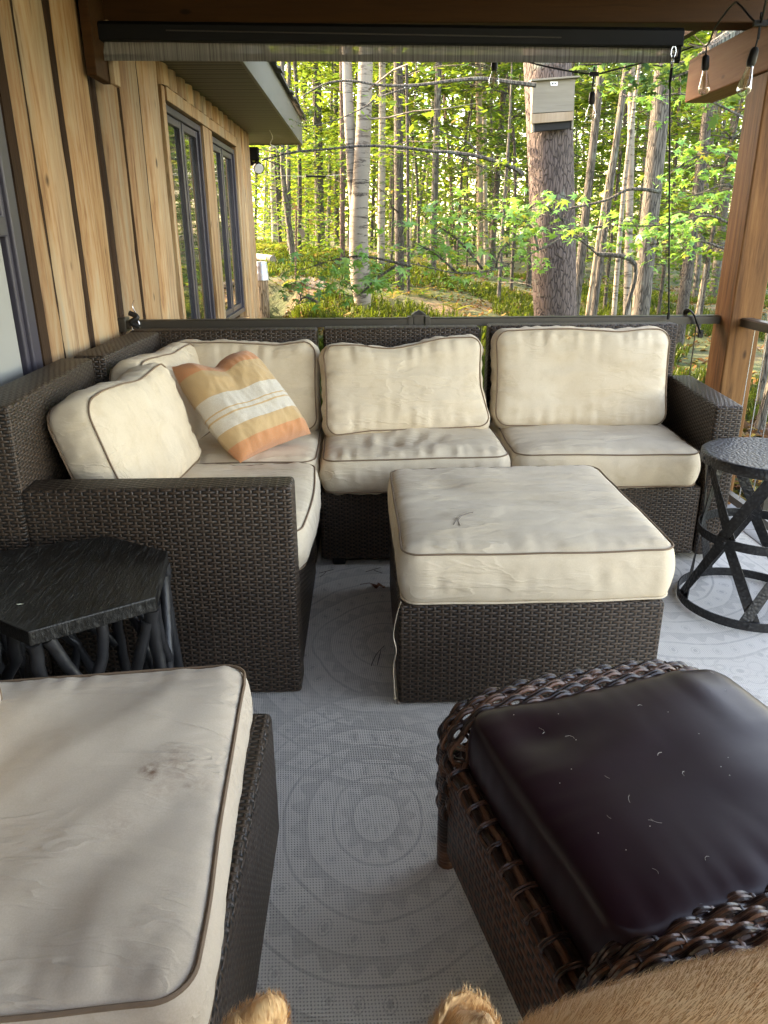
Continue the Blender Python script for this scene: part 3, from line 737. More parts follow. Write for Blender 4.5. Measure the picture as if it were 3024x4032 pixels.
# ---- string lights
sl = thing('string_lights', 'black string light cord with clear filament bulbs sagging along the porch edge', 'string lights', (1.2, 3.8, 1.9))
def bulb(P, big=1.0, tilt=(0, 0)):
    """P = bottom of the socket stem top; hangs down"""
    ax = Vector((tilt[0], tilt[1], -1)).normalized()
    s = MB(); s.tube([P, P+ax*.035], .003, 6); s.tube([P+ax*.032, P+ax*.04, P+ax*.075, P+ax*.085], [.009, .014, .0155, .012], 10)
    so = s.build('socket', M['rubber'], sl)
    g = MB(); q = P+ax*.083
    prof = [(.010, 0), (.013, .010), (.021, .030), (.0245, .045), (.0225, .060), (.013, .072), (.003, .077)] if big < 1.2 else [(.010, 0), (.011, .012), (.016, .036), (.0215, .060), (.0225, .072), (.016, .085), (.005, .091)]
    g.tube([q+ax*z for r_, z in prof], [r_ for r_, z in prof], 16); g.build('bulb', M['bulb'], sl)
    fM = MB(); L = prof[-1][1]
    for a in range(4):
        o = Vector((.006*cos(a*1.57), .006*sin(a*1.57), 0)); fM.tube([q+ax*.012, q+ax*L*.35+o, q+ax*L*.75+o*.5], .0008, 4)
    fM.build('filament', M['filament'], sl)
YB = 3.95
c1 = atS(1069, 118, Y=YB); c2 = atS(1283, 160, Y=YB); 
def tee(p):
    b = MB(); b.box(p.x-.022, p.x+.022, p.y-.008, p.y+.008, p.z-.008, p.z+.008); b.tube([p+Vector((0, 0, .012+.0)), p+Vector((0, 0, .03))], .005, 6); b.tube([p, p+Vector((0, 0, -.045))], .0045, 6); b.build('cord_tee', M['rubber'], sl, smooth=False)
tee(c2); bulb(c2+Vector((0, 0, -.04)), 1.0); bulb(c1+Vector((0, 0, .02)), 1.0)
pth = [atS(700, 60, Y=YB), atS(900, 105, Y=YB), c1+Vector((0, 0, .02)), atS(1135, 132, Y=YB), atS(1210, 150, Y=YB), c2, atS(1330, 150, Y=YB), atS(1400, 133, Y=YB), atS(1450, 118, Y=3.85), atS(1500, 100, Y=3.75)]
b = MB(); b.tube(smooth_path(pth, 5), .0035, 6); b.build('cord', M['rubber'], sl)
sA = at(2000+1235*.633, 285*.633, Y=3.4); sB = at(2000+1570*.633, 145*.633, Y=2.75)
tee(sB); bulb(sB+Vector((0, 0, -.035)), 1.3, (-.15, 0)); bulb(sA+Vector((0, 0, 0.0)), 1.3, (.08, 0))
pth = [atS(1500, 100, Y=3.75), at(2000+1130*.633, 275*.633, Y=3.6), sA, at(2000+1290*.633, 170*.633, Y=3.2), at(2000+1400*.633, 25*.633, Y=3.0), at(2000+1450*.633, 40*.633, Y=2.9), at(2000+1520*.633, 120*.633, Y=2.8), sB, at(3024, -40, Y=2.6)]
b = MB(); b.tube(smooth_path(pth, 5), .0035, 6); b.build('cord', M['rubber'], sl)

# ================================================================== FURNITURE
W = M['wicker']; FAB = M['fabric']; PIP = M['piping']
def feet(parent, pts, h=.05, s=.05):
    for (x, y) in pts:
        b = MB(); b.box(x-s/2, x+s/2, y-s/2, y+s/2, .007, h); b.build('foot', M['black'], parent, smooth=False, bevel=.004)
# left module with the near arm
s1 = thing('sofa_section', 'dark wicker sofa section along the cabin wall, its high arm facing the viewer', 'sofa section', (-.6, 2.2, 0), 'modular wicker sofa sections')
rbox('arm', s1, W, -.905, -.200, 1.862, 1.972, .015, .645, .013, swap=False)
rbox('backrest', s1, W, 0, 0, 0, 0, 0, 0, .013, True, pts=[(-1.03, 1.862, .03), (-.908, 1.862, .03), (-1.06, 2.640, .03), (-.945, 2.640, .03), (-1.03, 1.862, .868), (-.895, 1.862, .868), (-1.06, 2.640, .868), (-.945, 2.640, .868)])
rbox('seat_base', s1, W, -.905, -.204, 1.974, 2.640, .03, .322, .012)
feet(s1, [(-.98, 1.92), (-.25, 2.6)])
# corner
s2 = thing('sofa_section', 'dark brown wicker corner section where the two runs of the sofa meet', 'sofa section', (-.6, 3.1, 0), 'modular wicker sofa sections')
rbox('backrest', s2, W, 0, 0, 0, 0, 0, 0, .013, True, pts=[(-1.04, 2.70, .03), (-.925, 2.70, .03), (-1.04, 3.375, .03), (-.925, 3.375, .03), (-1.04, 2.70, .866), (-.925, 2.70, .866), (-1.04, 3.375, .866), (-.90, 3.375, .866)])
rbox('backrest', s2, W, -1.04, -.215, 3.378, 3.475, .03, .870, .013)
rbox('seat_base', s2, W, -.92, -.208, 2.72, 3.375, .03, .322, .012)
feet(s2, [(-.98, 2.75), (-.25, 3.43)])
# middle
s3 = thing('sofa_section', 'armless dark brown wicker sofa section in the middle of the run against the rail', 'sofa section', (.16, 3.1, 0), 'modular wicker sofa sections')
rbox('backrest', s3, W, -.188, .508, 3.375, 3.475, .03, .874, .013)
rbox('seat_base', s3, W, -.190, .510, 2.762, 3.373, .035, .322, .012)
feet(s3, [(-.12, 2.80), (.46, 2.80), (-.12, 3.42), (.46, 3.42)])
# right
s4 = thing('sofa_section', 'dark brown wicker end section with a side arm beside the hammered drum table', 'sofa section', (1.0, 3.1, 0), 'modular wicker sofa sections')
rbox('backrest', s4, W, .548, 1.395, 3.372, 3.475, .03, .880, .013)
rbox('seat_base', s4, W, .552, 1.318, 2.768, 3.370, .035, .322, .012)
rbox('arm', s4, W, 0, 0, 0, 0, 0, 0, .013, True, pts=[(1.322, 2.762, .03), (1.432, 2.762, .03), (1.365, 3.368, .03), (1.475, 3.368, .03), (1.322, 2.762, .645), (1.432, 2.762, .645), (1.365, 3.368, .655), (1.475, 3.368, .655)])
feet(s4, [(.62, 2.80), (1.25, 2.84), (1.36, 3.3)])
SG = 'cream seat cushions of the wicker sofa'; BG = 'cream back cushions of the wicker sofa'
def flat(cx, cy, cz, rot=0): return Matrix.Translation((cx, cy, cz)) @ Matrix.Rotation(rot, 4, 'Z')
# seat cushions
def wA(x, y, z): return (x + .02*(1-(y/.36)**2) if x > .2 else x, y, z - (.012 if z > 0 else 0)*exp(-((x)**2+(y-.1)**2)/.05))
cushion('cream seat cushion of the wall-side section, behind the high wicker arm', FAB, flat(-.552, 2.335, .400), .70, .70, .145, .06, .018, .02, 11, warp=wA, pmat=PIP, group=SG)
cushion('cream seat cushion in the sofa corner, under the orange striped pillow', FAB, flat(-.552, 3.045, .398, .01), .70, .66, .145, .06, .018, .015, 23, pmat=PIP, group=SG)
def wM(x, y, z):
    if z > 0:
        g = exp(-((x+.05)**2)/.03 - ((y+.13)**2)/.012)
        z += -.016*g*(1+1.0*N3(x*22, y*9, 5)) + .012*exp(-((x-.0)**2)/.008-((y+.02)**2)/.01) + .012*x
    return x, y, z
cushion('cream seat cushion of the middle section, puckered in front of its sagging back cushion', FAB, flat(.182, 3.045, .404, .012), .705, .665, .152, .05, .02, .02, 35, pl=.009, warp=wM, pmat=PIP, group=SG)
cushion('smooth cream seat cushion of the right end section beside the wicker arm', FAB, flat(.932, 3.065, .404, -.01), .715, .66, .15, .06, .018, .016, 47, pl=.004, warp=lambda x, y, z: (x, y, z), pmat=PIP, group=SG)
# back cushions: local x = width, local y = up, local z = towards the sitter
def back_m(c, xd, lean):  # xd: width direction in plan; lean backwards
    x = Vector((xd[0], xd[1], 0)).normalized(); fwd = Vector((x.y, -x.x, 0)); up = (Vector((0, 0, 1))*cos(lean) - fwd*sin(lean)).normalized()
    z = x.cross(up); return Matrix(((x.x, up.x, z.x, c[0]), (x.y, up.y, z.y, c[1]), (x.z, up.z, z.z, c[2]), (0, 0, 0, 1)))
def wMid(x, y, z):
    top = max(0, y/.19)
    y2 = y - .030*top*exp(-((x+.05)**2)/.016) + .012*top*(x/.33) + .006*top*N3(x*9, 2)
    lo = max(0, min(1, (-y-.02)/.15)); x += .02*lo*max(0, min(1, (x-.12)/.2)); y2 -= .012*lo*max(0, min(1, (-x-.15)/.15))
    z2 = z + .02*(-y/.19 if y < 0 else 0)
    return x*(1-.03*(1-(y/.19)**2)), y2, z2
cushion('slumped cream back cushion of the middle section, its top edge dipping left of centre', FAB, back_m((.155, 3.155, .652), (1, .10), radians(20)), .665, .365, .13, .05, .028, .022, 51, pl=.010, fold=.009, warp=wMid, pmat=PIP, cat='cushion', name='back_cushion', group=BG)
def wR(x, y, z):
    top = max(0, y/.2)
    return x*(1-.025*(1-(y/.2)**2)), y - .010*top*exp(-((x-.12)**2)/.01) + .006*top*N3(x*9, 4) , z + .015*(-y/.2 if y < 0 else 0)
cushion('plump cream back cushion upright on the right end section', FAB, back_m((.915, 3.215, .672), (1, -.05), radians(12)), .725, .395, .165, .06, .026, .02, 63, pl=.009, fold=.009, warp=wR, pmat=PIP, name='back_cushion', group=BG)
cushion('shaded cream back cushion against the rail in the sofa corner', FAB, back_m((-.52, 3.23, .645), (1, -.02), radians(15)), .62, .36, .14, .05, .024, .02, 77, pl=.009, fold=.01, warp=wR, pmat=PIP, name='back_cushion', group=BG)
def wL(x, y, z):
    top = max(0, y/.2)
    return x, y + .008*top*N3(x*8, 6) - .012*top*exp(-((x-.05)**2)/.02), z + .015*(-y/.2 if y < 0 else 0)
# against the wall: sitter faces +X ; width runs along -Y -> fwd = (x.y,-x.x)
cushion('cream back cushion nearest the viewer, behind the high wicker arm', FAB, back_m((-.762, 2.385, .648), (.10, 1), radians(15)), .64, .355, .15, .055, .024, .02, 83, pl=.012, fold=.010, warp=wL, pmat=PIP, name='back_cushion', group=BG)
cushion('cream back cushion against the wall side of the corner, half behind the orange pillow', FAB, back_m((-.785, 2.945, .650), (.13, 1), radians(11)), .58, .36, .14, .055, .024, .02, 95, pl=.010, fold=.010, warp=wL, pmat=PIP, name='back_cushion', group=BG)

# ---- orange striped pillow
pl_ = thing('throw_pillow', 'orange and tan throw pillow with white stripes leaning in the sofa corner', 'pillow', (-.46, 2.8, .48))
def m_pillow():
    t = NT('striped_pillow_cloth'); uv = t.node('ShaderNodeSeparateXYZ', {0: t.n.new('ShaderNodeUVMap').outputs[0]})
    wob = t.math('MULTIPLY', t.noise(t.coord(), 12, 3), .012)
    v = t.math('ADD', uv.outputs[1], wob)
    O = (.68, .23, .08); T = (.60, .38, .175); Wc = (.68, .64, .56)
    col = t.ramp(v, [(0, O), (.17, T), (.42, Wc), (.555, T), (.57, Wc), (.605, T), (.62, Wc), (.73, T), (.86, O)], 'CONSTANT')
    n = t.noise(t.coord(), 380, 3, .7); n2 = t.noise(t.coord(), 9, 4)
    col = t.mix(t.ramp(n, [(.42, .4), (.62, 0.0)]), col, (.46, .33, .19)); col = t.mix(t.math('MULTIPLY', n2, .25), col, (.4, .3, .18))
    t.base(col); t.rough(.95); t.b.inputs['Sheen Weight'].default_value = .2
    t.bump(n, .0025, .8, t.bump(n2, .012, .6)); return t.m
cA, cB, cC, cD = atS(370, 792, Y=2.80), atS(535, 757, Y=2.93), atS(672, 937, Y=2.90), atS(519, 1000, Y=2.655)   # L, T, R, B
b = MB(); n = 60; vs = []; uvs = []; fs = []
nrm = (cC-cA).cross(cB-cD).normalized()
if nrm.dot(CAMP-cA) < 0: nrm = -nrm
def pil(u, v, sg):
    a, c = 2*u-1, 2*v-1
    pin_u = .04*(1-a*a); pin_v = (-.10 if a < 0 else -.02)*(1-c*c)
    # pull edge mid-points inwards a touch, chop the top edge
    vv = .5+.5*c*(1-pin_u*abs(c)**2*1.0); uu = .5+.5*a*(1-pin_v*abs(a)**2)
    vv += .085*(1-v)**3*exp(-((u-.42)/.16)**2)
    P = cA.lerp(cB, uu).lerp(cD.lerp(cC, uu), vv)
    th = .112*(max(0, 1-a**4)*max(0, 1-c**4))**.55*(1-.35*exp(-((u-.42)/.14)**2)*(1-v)**2)
    w = .010*N3(u*4, v*4, 3)*(1-abs(a)**6) + .006*N3(u*10+2, v*7, 9) + .004*N3(u*22, v*14, 1)
    # shoulders pulled towards the corner R: a flap fold
    w += .014*exp(-((u-.83)/.05)**2)*exp(-((v-.8)/.16)**2)
    return P + nrm*(sg*th + w)
for sg in (1, -1):
    k0 = len(vs)
    for i in range(n+1):
        for j in range(n+1): vs.append(pil(i/n, j/n, sg)); 
    for i in range(n):
        for j in range(n):
            q = (k0+i*(n+1)+j, k0+(i+1)*(n+1)+j, k0+(i+1)*(n+1)+j+1, k0+i*(n+1)+j+1); uvq = [(i/n, j/n), ((i+1)/n, j/n), ((i+1)/n, (j+1)/n), (i/n, (j+1)/n)]
            if sg > 0: fs.append(q); uvs.append(uvq)
            else: fs.append(q[::-1]); uvs.append(uvq[::-1])
b.add(vs, fs, uvs); b.build('cover', m_pillow(), pl_, sharp=180)

# ---- wicker ottoman with cream cushion
o1 = thing('ottoman', 'square dark wicker ottoman in the middle of the seating group', 'ottoman', (.45, 2.18, 0))
rbox('wicker_body', o1, W, .078, .806, 1.80, 2.565, .012, .325, .012)
feet(o1, [(.12, 1.85), (.76, 1.85), (.12, 2.5), (.76, 2.5)], .02)
def wO(x, y, z):
    if z > 0: z -= .010*exp(-((x+.2)**2)/.004-((y-.14)**2)/.002)
    return x, y, z
oc = cushion('large faded cream cushion on the square wicker ottoman, with a tan piped top edge', M['fabric'], flat(.452, 2.178, .405, .008), .73, .755, .165, .045, .014, .014, 111, pl=.0045, fold=.0055, fdir=0, warp=wO, pmat=PIP, pmat2=M['fabric'], ffreq=5)
tps = [atS(866, 1300, Y=1.793), atS(858, 1325, Y=1.788), atS(850, 1370, Y=1.785), atS(856, 1405, Y=1.787), atS(850, 1440, Y=1.783), atS(853, 1500, Y=1.785), atS(853, 1508, Y=1.785)]
b = MB(); b.tube(smooth_path(tps, 6), .006, 8, flat=(.18, 1)); b.build('tie_ribbon', M['fabric'], oc)
pn = thing('pine_needle', 'pair of brown pine needles lying on the ottoman cushion', 'pine needle', (.28, 2.1, .5))
zt = .4985+.003
b = MB(); q = [atS(x, y, Z=zt) for x, y in ((980, 1133), (990, 1118), (1005, 1110), (1022, 1107))]; b.tube(smooth_path(q, 5), .0011, 4); q = [atS(x, y, Z=zt) for x, y in ((994, 1135), (990, 1124), (1000, 1113), (1020, 1107))]; b.tube(smooth_path(q, 5), .0011, 4)
b.build('needle', m_plain('dry_needle', (.16, .12, .09), .7), pn)

# ---- near left seat with cushion
o2 = thing('lounge_seat', 'low dark wicker lounge seat at the lower left under a stained cushion', 'lounge seat', (-.6, .95, 0))
rbox('wicker_body', o2, M['wicker'], -.98, -.208, .50, 1.34, .012, .325, .014)
def wN(x, y, z):
    if z > 0: z -= .010*exp(-((x+.1)**2+(y-.02)**2)/.05)
    if z > 0 and y > .3: z += .010*(x/.37)
    return x, y, z
cushion('big stained greyish-cream seat cushion with brown spots at the lower left', M['fabric_grey'], flat(-.600, .945, .388, .055), .735, .70, .135, .045, .016, .014, 131, pl=.006, fold=.018, fdir=.95, warp=wN, pmat=PIP, pr=.0034, ffreq=2.1)
cushion('rounded corner of a cream back cushion at the left edge above the low lounge seat', FAB, back_m((-.778, .93, .59), (0, 1), radians(12)), .56, .36, .14, .06, .02, .015, 141, pmat=PIP, name='back_cushion')
# stains: real discolouration flecks on the cloth
sp_ = MB()
# a few brown spots on the near seat cushion are part of its cloth
def add_spots(mat, root_loc, spots):
    t = NT.__new__(NT); t.m = mat; t.t = mat.node_tree; t.n = t.t.nodes; t.l = t.t.links; t.b = t.n['Principled BSDF']
    src = t.b.inputs['Base Color'].links[0].from_socket
    v = t.coord(); nz = t.noise(v, 55, 4, .7); tot = None
    for (x, y, z, r, a) in spots:
        d = t.node('ShaderNodeVectorMath', {0: v, 1: (x-root_loc[0], y-root_loc[1], z-root_loc[2])}, operation='DISTANCE').outputs['Value']
        m = t.math('MULTIPLY', t.math('SUBTRACT', 1.0, t.math('DIVIDE', d, r), clamp=True), a*1.6)
        tot = m if tot is None else t.math('MAXIMUM', tot, m)
    f = t.math('MULTIPLY', tot, t.ramp(nz, [(.35, 0.0), (.62, 1.0)]), clamp=True)
    t.base(t.mix(f, src, (.17, .085, .045)))
sps = []
for (x, y, r, a) in ((325, 1668, .014, .9), (333, 1680, .010, .6), (405, 1688, .009, .8), (428, 1697, .008, .9), (436, 1698, .006, .9), (452, 1700, .006, .5), (412, 1708, .010, .5), (350, 1645, .03, .25), (380, 1650, .035, .3), (355, 1690, .03, .2), (438, 1680, .022, .25), (250, 1780, .03, .2), (375, 1625, .02, .3)):
    p = atS(x, y, Z=.468); sps.append((p.x, p.y, p.z, r*1.6, a))
add_spots(M['fabric_grey'], (-.600, .945, .388-.0675), sps)

# ---- brown round-weave ottoman with leather cushion
ANG = radians(14); ox, oy = .128, 1.262
bo = thing('woven_footstool', 'two-tone brown round-weave footstool with arched ends at the lower right', 'footstool', (ox, oy, 0), None, (0, 0, ANG))
# local frame: +x along the far edge, -y towards the viewer
def m_cane(name, a, b_):
    t = NT(name); v = t.coord(); n = t.noise(v, 34, 4, .6); g = t.n.new('ShaderNodeNewGeometry')
    f = t.math('ADD', n, t.math('MULTIPLY_ADD', g.outputs['Random Per Island'], .5, -.25))
    t.base(t.ramp(f, [(.38, a), (.56, tuple((p+q)/2 for p, q in zip(a, b_))), (.72, b_)])); t.rough(.33); t.bump(t.noise(v, 180, 2), .0008); return t.m
M['cane'] = m_cane('dark_brown_cane', (.022, .010, .007), (.17, .075, .040))
LEN, WD = .63, .615
def arch(u):          # (x, z) along the arched end; u in 0..1
    # rises from the leg, leans over and runs across, then down
    a = u*2-1
    if u < .14: q = u/.14; return (.020+.0*q, .10+.20*q)
    if u > .86: q = (1-u)/.14; return (LEN-.02, .10+.20*q)
    q = (u-.14)/.72*pi; c, s = cos(q), sin(q)
    x = LEN/2 - (LEN/2-.02)*math.copysign(abs(c)**.62, c); z = .30 + .100*abs(s)**.7
    return x, z
K = 300; PATH = [arch(.03+.94*i/K) for i in range(K+1)]
cum = [0]
for i in range(K): cum.append(cum[-1]+sqrt((PATH[i+1][0]-PATH[i][0])**2+(PATH[i+1][1]-PATH[i][1])**2))
def pos_on(s):
    import bisect
    i = min(K-1, max(0, bisect.bisect(cum, s)-1)); f = (s-cum[i])/max(1e-9, cum[i+1]-cum[i])
    x = PATH[i][0]+(PATH[i+1][0]-PATH[i][0])*f; z = PATH[i][1]+(PATH[i+1][1]-PATH[i][1])*f
    j = min(K, i+6); k = max(0, i-6); tx, tz = PATH[j][0]-PATH[k][0], PATH[j][1]-PATH[k][1]; L = sqrt(tx*tx+tz*tz)
    return x, z, -tz/L, tx/L
ROWS = 7; PITCH = .032; TOT = cum[-1]
def band(yc, sgn):
    """yc: centre line; woven strip about 9 cm wide, convex"""
    mb = MB(); prof = lambda r: (yc + sgn*(-.046+.092*r/(ROWS-1)), .012*(1-((r-(ROWS-1)/2)/((ROWS-1)/2))**2) - (.016 if r in (0, ROWS-1) else 0))
    for r in range(ROWS):
        pts = []; rad = []; n = int(TOT/.006)
        y_, lift = prof(r)
        for i in range(n+1):
            s = TOT*i/n; x, z, nx_, nz_ = pos_on(s)
            w = sin(pi*s/PITCH + r*pi)
            h = lift + .0050*w + .0008*N3(s*20, r*3, yc)
            yy3 = y_ + .0015*N3(s*9, r*5) - .0037
            pts.append((x+nx_*h, yy3, z+nz_*h)); rad.append(.0047*(1+.12*N3(s*15, r*9+1)))
        mb.tube(pts, rad, 7)
        mb.tube([(p[0], p[1]+.0074, p[2]+.0008*sin(i*.3)) for i, p in enumerate(pts)], [q*.95 for q in rad], 7)
    mb.build('arched_end_weave', M['cane'], bo, local=True)
    st_ = MB(); k = 1
    while k*PITCH < TOT:
        s = k*PITCH; x, z, nx_, nz_ = pos_on(s); k += 1
        for off in (-.0045, .0045):
            x2, z2, nx2, nz2 = pos_on(s+off)
            pts = []
            for r in range(-1, ROWS*2):
                rr_ = r/2; y_, lift = prof(max(0, min(ROWS-1, rr_))); 
                y_ = yc + sgn*(-.046+.092*rr_/(ROWS-1))
                sg_ = sin(pi*s/PITCH + rr_*pi)
                h = lift - .0005 + .003*cos(rr_*2*pi*.5+k*pi)
                pts.append((x2+nx2*h, y_, z2+nz2*h))
            st_.tube(pts, .0042, 6, flat=(.5, 1.0))
    st_.build('stake', M['cane'], bo, local=True)
band(-.035, 1); band(-WD+.014, 1)
# legs with wrapped cane
def leg(x, y):
    pts = []; rad = []
    for i in range(120):
        z = .008+.30*i/119; pts.append((x, y, z)); rad.append(.0205+.0018*abs(sin(z/.0085*pi)))
    mb = MB(); mb.tube(pts, rad, 14); return mb.build('leg', M['cane'], bo, local=True)
for (x, y) in ((.022, -.034), (LEN-.022, -.034), (.022, -WD+.034), (LEN-.022, -WD+.034)): leg(x, y)
# side panel (woven) and rails
def m_cane_panel():
    return m_wicker('cane_panel', (.17, .066, .034), (.005, .003, .002), .030, .0135)
M['cane_panel'] = m_cane_panel()
rbox('side_panel', bo, M['cane_panel'], .010, .020, -WD+.06, -.06, .06, .285, .003, local=True, seg=1)
rbox('side_panel', bo, M['cane_panel'], LEN-.020, LEN-.010, -WD+.06, -.06, .06, .285, .003, local=True, seg=1)
rbox('side_panel', bo, M['cane_panel'], .05, LEN-.05, -.03, -.02, .06, .30, .003, local=True, seg=1)
rbox('side_panel', bo, M['cane_panel'], .05, LEN-.05, -WD+.02, -WD+.03, .06, .30, .003, local=True, seg=1)
for X_ in (.012, LEN-.012):
    mb = MB()
    for (dx, dz, r) in ((0, .282, .008), (.014, .286, .007), (.026, .284, .006), (-.006, .272, .005), (.036, .278, .005)):
        pts = [(X_+(dx if X_ < .3 else -dx)+.0015*N3(i*.5, dz*50), -.05-(WD-.10)*i/50, dz+.0025*sin(i*.9+dz*90)) for i in range(51)]; mb.tube(pts, r, 8)
    mb.build('side_rail', M['cane'], bo, local=True)
    mb = MB(); y = -.085
    while y > -WD+.07:
        for o in (0, .006):
            c0 = (X_+(.014 if X_ < .3 else -.014), y-o, .281)
            mb.tube([(c0[0]+.025*cos(a), c0[1]+.003*cos(a), c0[2]+.0115*sin(a)) for a in [2*pi*k/18 for k in range(18)]], .0025, 5, closed=True)
        y -= .048
    mb.build('cane_wrap', M['cane'], bo, local=True)
rbox('added_liner', bo, M['cane_panel'], .045, LEN-.045, -WD+.06, -.06, .10, .268, .01, local=True)  # added box that darkens the gap beside the cushion
# inner webbing under the cushion
mb = MB()
for i in range(12):
    xx = .05+i*.048; mb.tube([(xx, -.05, .262), (xx, -WD+.05, .262)], .010, 6, flat=(.4, 1))
mb.build('seat_webbing', M['cane'], bo, local=True)
# leather cushion (rests on the footstool)
rotm = Matrix.Translation((ox, oy, 0)) @ Matrix.Rotation(ANG, 4, 'Z') @ Matrix.Translation((LEN/2+.015, -WD/2-.010, .346)) @ Matrix.Rotation(radians(1.5), 4, 'Z')
def wLe(x, y, z):
    if z > 0:
        z += -.006*exp(-((x+.20)**2+(y-.15)**2)/.003) + .005*exp(-((x-.18)**2)/.0012)*(y > 0)*y*4
    return x, y, z
lc = cushion('glossy dark brown leather-look cushion with pale pet hairs on the woven footstool', M['leather'], rotm, .565, .510, .140, .045, .007, .012, 151, pl=.0022, fold=.0042, warp=wLe, cat='cushion', pmat=None, step=.010, ffreq=2.2)
hr = MB(); random.seed(11)
for k in range(34):
    lx, ly = random.uniform(-.23, .24), random.uniform(-.22, .22); P = rotm @ Vector((lx, ly, .0765+.003*(1-(lx/.25)**2)*(1-(ly/.25)**2)))
    if random.random() < .5: hr.tube([P, P+Vector((.0012, 0, 0))], .0009, 4)
    else:
        a = random.uniform(0, 6.28); w_ = random.uniform(.1, .5); l_ = random.uniform(.002, .006); q = [P+Vector((cos(a+j*w_)*l_*j, sin(a+j*w_)*l_*j, 0)) for j in range(4)]; hr.tube(q, .00026, 3)
hr.build('pet_hair', m_plain('pale_hair', (.6, .55, .48), .6), lc)['kind'] = 'stuff'

# ---- left black branch table
tb = thing('side_table', 'black six-sided side table on tangled branch legs in front of the wicker arm', 'side table', (-.75, 1.6, 0))
TZ = .53
hexp = [atS(*q, Z=TZ) for q in ((362, 1190), (232, 1157), (-30, 1195), (-150, 1290), (-60, 1388), (60, 1365), (335, 1290))]
hexp = [atS(*q, Z=TZ) for q in ((362, 1190), (232, 1157), (0, 1190), (-120, 1290), (60, 1365), (335, 1290))]
mb = MB(); prism([(p.x, p.y) for p in hexp][::-1], TZ-.034, TZ, mb); mb.build('table_top', M['slate'], tb, smooth=False, bevel=.003)
cen = sum(hexp, Vector())/6
def inz(p, f, z): q = cen.lerp(p, f); return Vector((q.x, q.y, z))
cor = hexp; random.seed(17)
def branch(pts, r0=.017):
    pts = [Vector(pts[i]).lerp(Vector(pts[i+1]), q/5) for i in range(len(pts)-1) for q in range(5)]+[Vector(pts[-1])]; n = len(pts); seed = random.random()*50
    P2 = [p + Vector((.005*N3(i*.35, seed), .005*N3(i*.35, seed+9), 0)) for i, p in enumerate(pts)]
    rad = [r0*(1+.16*N3(i*.5, seed+3))*(1.15 if i in (0, n-1) else 1) for i in range(n)]
    mb = MB(); mb.tube(P2, rad, 10); mb.build('branch_leg', M['twig'], tb)
for i in range(6):
    a, c = cor[i], cor[(i+1) % 6]
    at_ = inz(a, .94, TZ-.034); ab = inz(a, .97, .008)
    mid = inz(a, .90+.08*random.random(), .27+.06*random.random())
    branch([at_, inz(a, .93, .42), mid, inz(a, .97, .12), ab], .0145)
    # Y shaped infill between neighbouring corners
    m1 = a.lerp(c, .45); k1 = inz(m1, .92, .20+.04*random.random()); 
    branch([inz(a.lerp(c, .12), .95, TZ-.034), inz(a.lerp(c, .30), .95, .38), inz(a.lerp(c, .55), .95, .29), k1, inz(a.lerp(c, .30), .95, .10), inz(a.lerp(c, .18), .96, .008)], .0125)
    branch([inz(a.lerp(c, .96), .93, .47), inz(a.lerp(c, .80), .93, .36), inz(a.lerp(c, .58), .94, .28), k1+Vector((0, 0, .01)), inz(a.lerp(c, .62), .93, .09), inz(a.lerp(c, .72), .95, .008)], .0125)
    branch([inz(a.lerp(c, .05), .93, .22), inz(a.lerp(c, .3), .9, .30), inz(a.lerp(c, .55), .82, .40), inz(a.lerp(c, .6), .80, TZ-.034)], .013)
fk = thing('petal_flake', 'tiny pale seed flake lying on the black table top', 'leaf flake', tuple(atS(42, 1305, Z=TZ)))
p = atS(42, 1305, Z=TZ+.0018); mb = MB(); mb.tube([p+Vector((-.007, 0, 0)), p, p+Vector((.008, .001, 0))], [.0006, .0022, .0006], 6, flat=(.5, 1)); mb.build('flake', m_plain('pale_seed', (.55, .56, .42), .6), fk)

# ---- hammered drum table
dt = thing('drum_table', 'black hammered-metal drum table with crossed straps and ring bands at the right edge', 'drum table', (1.355, 2.395, 0))
cx, cy = 1.355, 2.395
mb = MB(); mb.lathe([(.0, .563), (.20, .565), (.212, .566), (.2165, .562), (.2165, .532), (.213, .530), (.205, .534), (.0, .545)], (cx, cy, 0), 64, cap=False); mb.build('table_top', M['hammer'], dt, sharp=50)
def ring(r0, z0, z1, r1=None, name='ring_band'):
    r1 = r1 or r0; mb = MB(); n = 72; vs = []
    for k in range(n):
        a = 2*pi*k/n
        for (r, z) in ((r0, z0), (r1, z1), (r1-.004, z1), (r0-.004, z0)): vs.append((cx+r*cos(a), cy+r*sin(a), z))
    fs = [(4*k+j, 4*((k+1) % n)+j, 4*((k+1) % n)+(j+1) % 4, 4*k+(j+1) % 4) for k in range(n) for j in range(4)]
    mb.add(vs, fs); mb.build(name, M['hammer'], dt, sharp=50)
RB, RM, RT = .222, .183, .205
ring(RB+.006, .008, .040); ring(RM+.008, .268, .300)
def strap(a0, a1, z0, z1, r0, r1, w=.036):
    mb = MB(); n = 10; vs = []
    p0 = Vector((cx+r0*cos(a0), cy+r0*sin(a0), z0)); p1 = Vector((cx+r1*cos(a1), cy+r1*sin(a1), z1))
    d = (p1-p0).normalized()
    for i in range(n+1):
        p = p0.lerp(p1, i/n); rad = Vector((p.x-cx, p.y-cy, 0)); rn = rad.normalized()
        s = d.cross(rn).normalized()
        for (q, h) in ((-w/2, 0), (w/2, 0), (w/2, .003), (-w/2, .003)): vs.append(p+s*q+rn*h)
    fs = [(4*i+j, 4*i+(j+1) % 4, 4*(i+1)+(j+1) % 4, 4*(i+1)+j) for i in range(n) for j in range(4)] + [(0, 3, 2, 1), (4*n, 4*n+1, 4*n+2, 4*n+3)]
    mb.add(vs, fs); mb.build('strap', M['hammer'], dt, smooth=False)
NS = 5; off = radians(248)
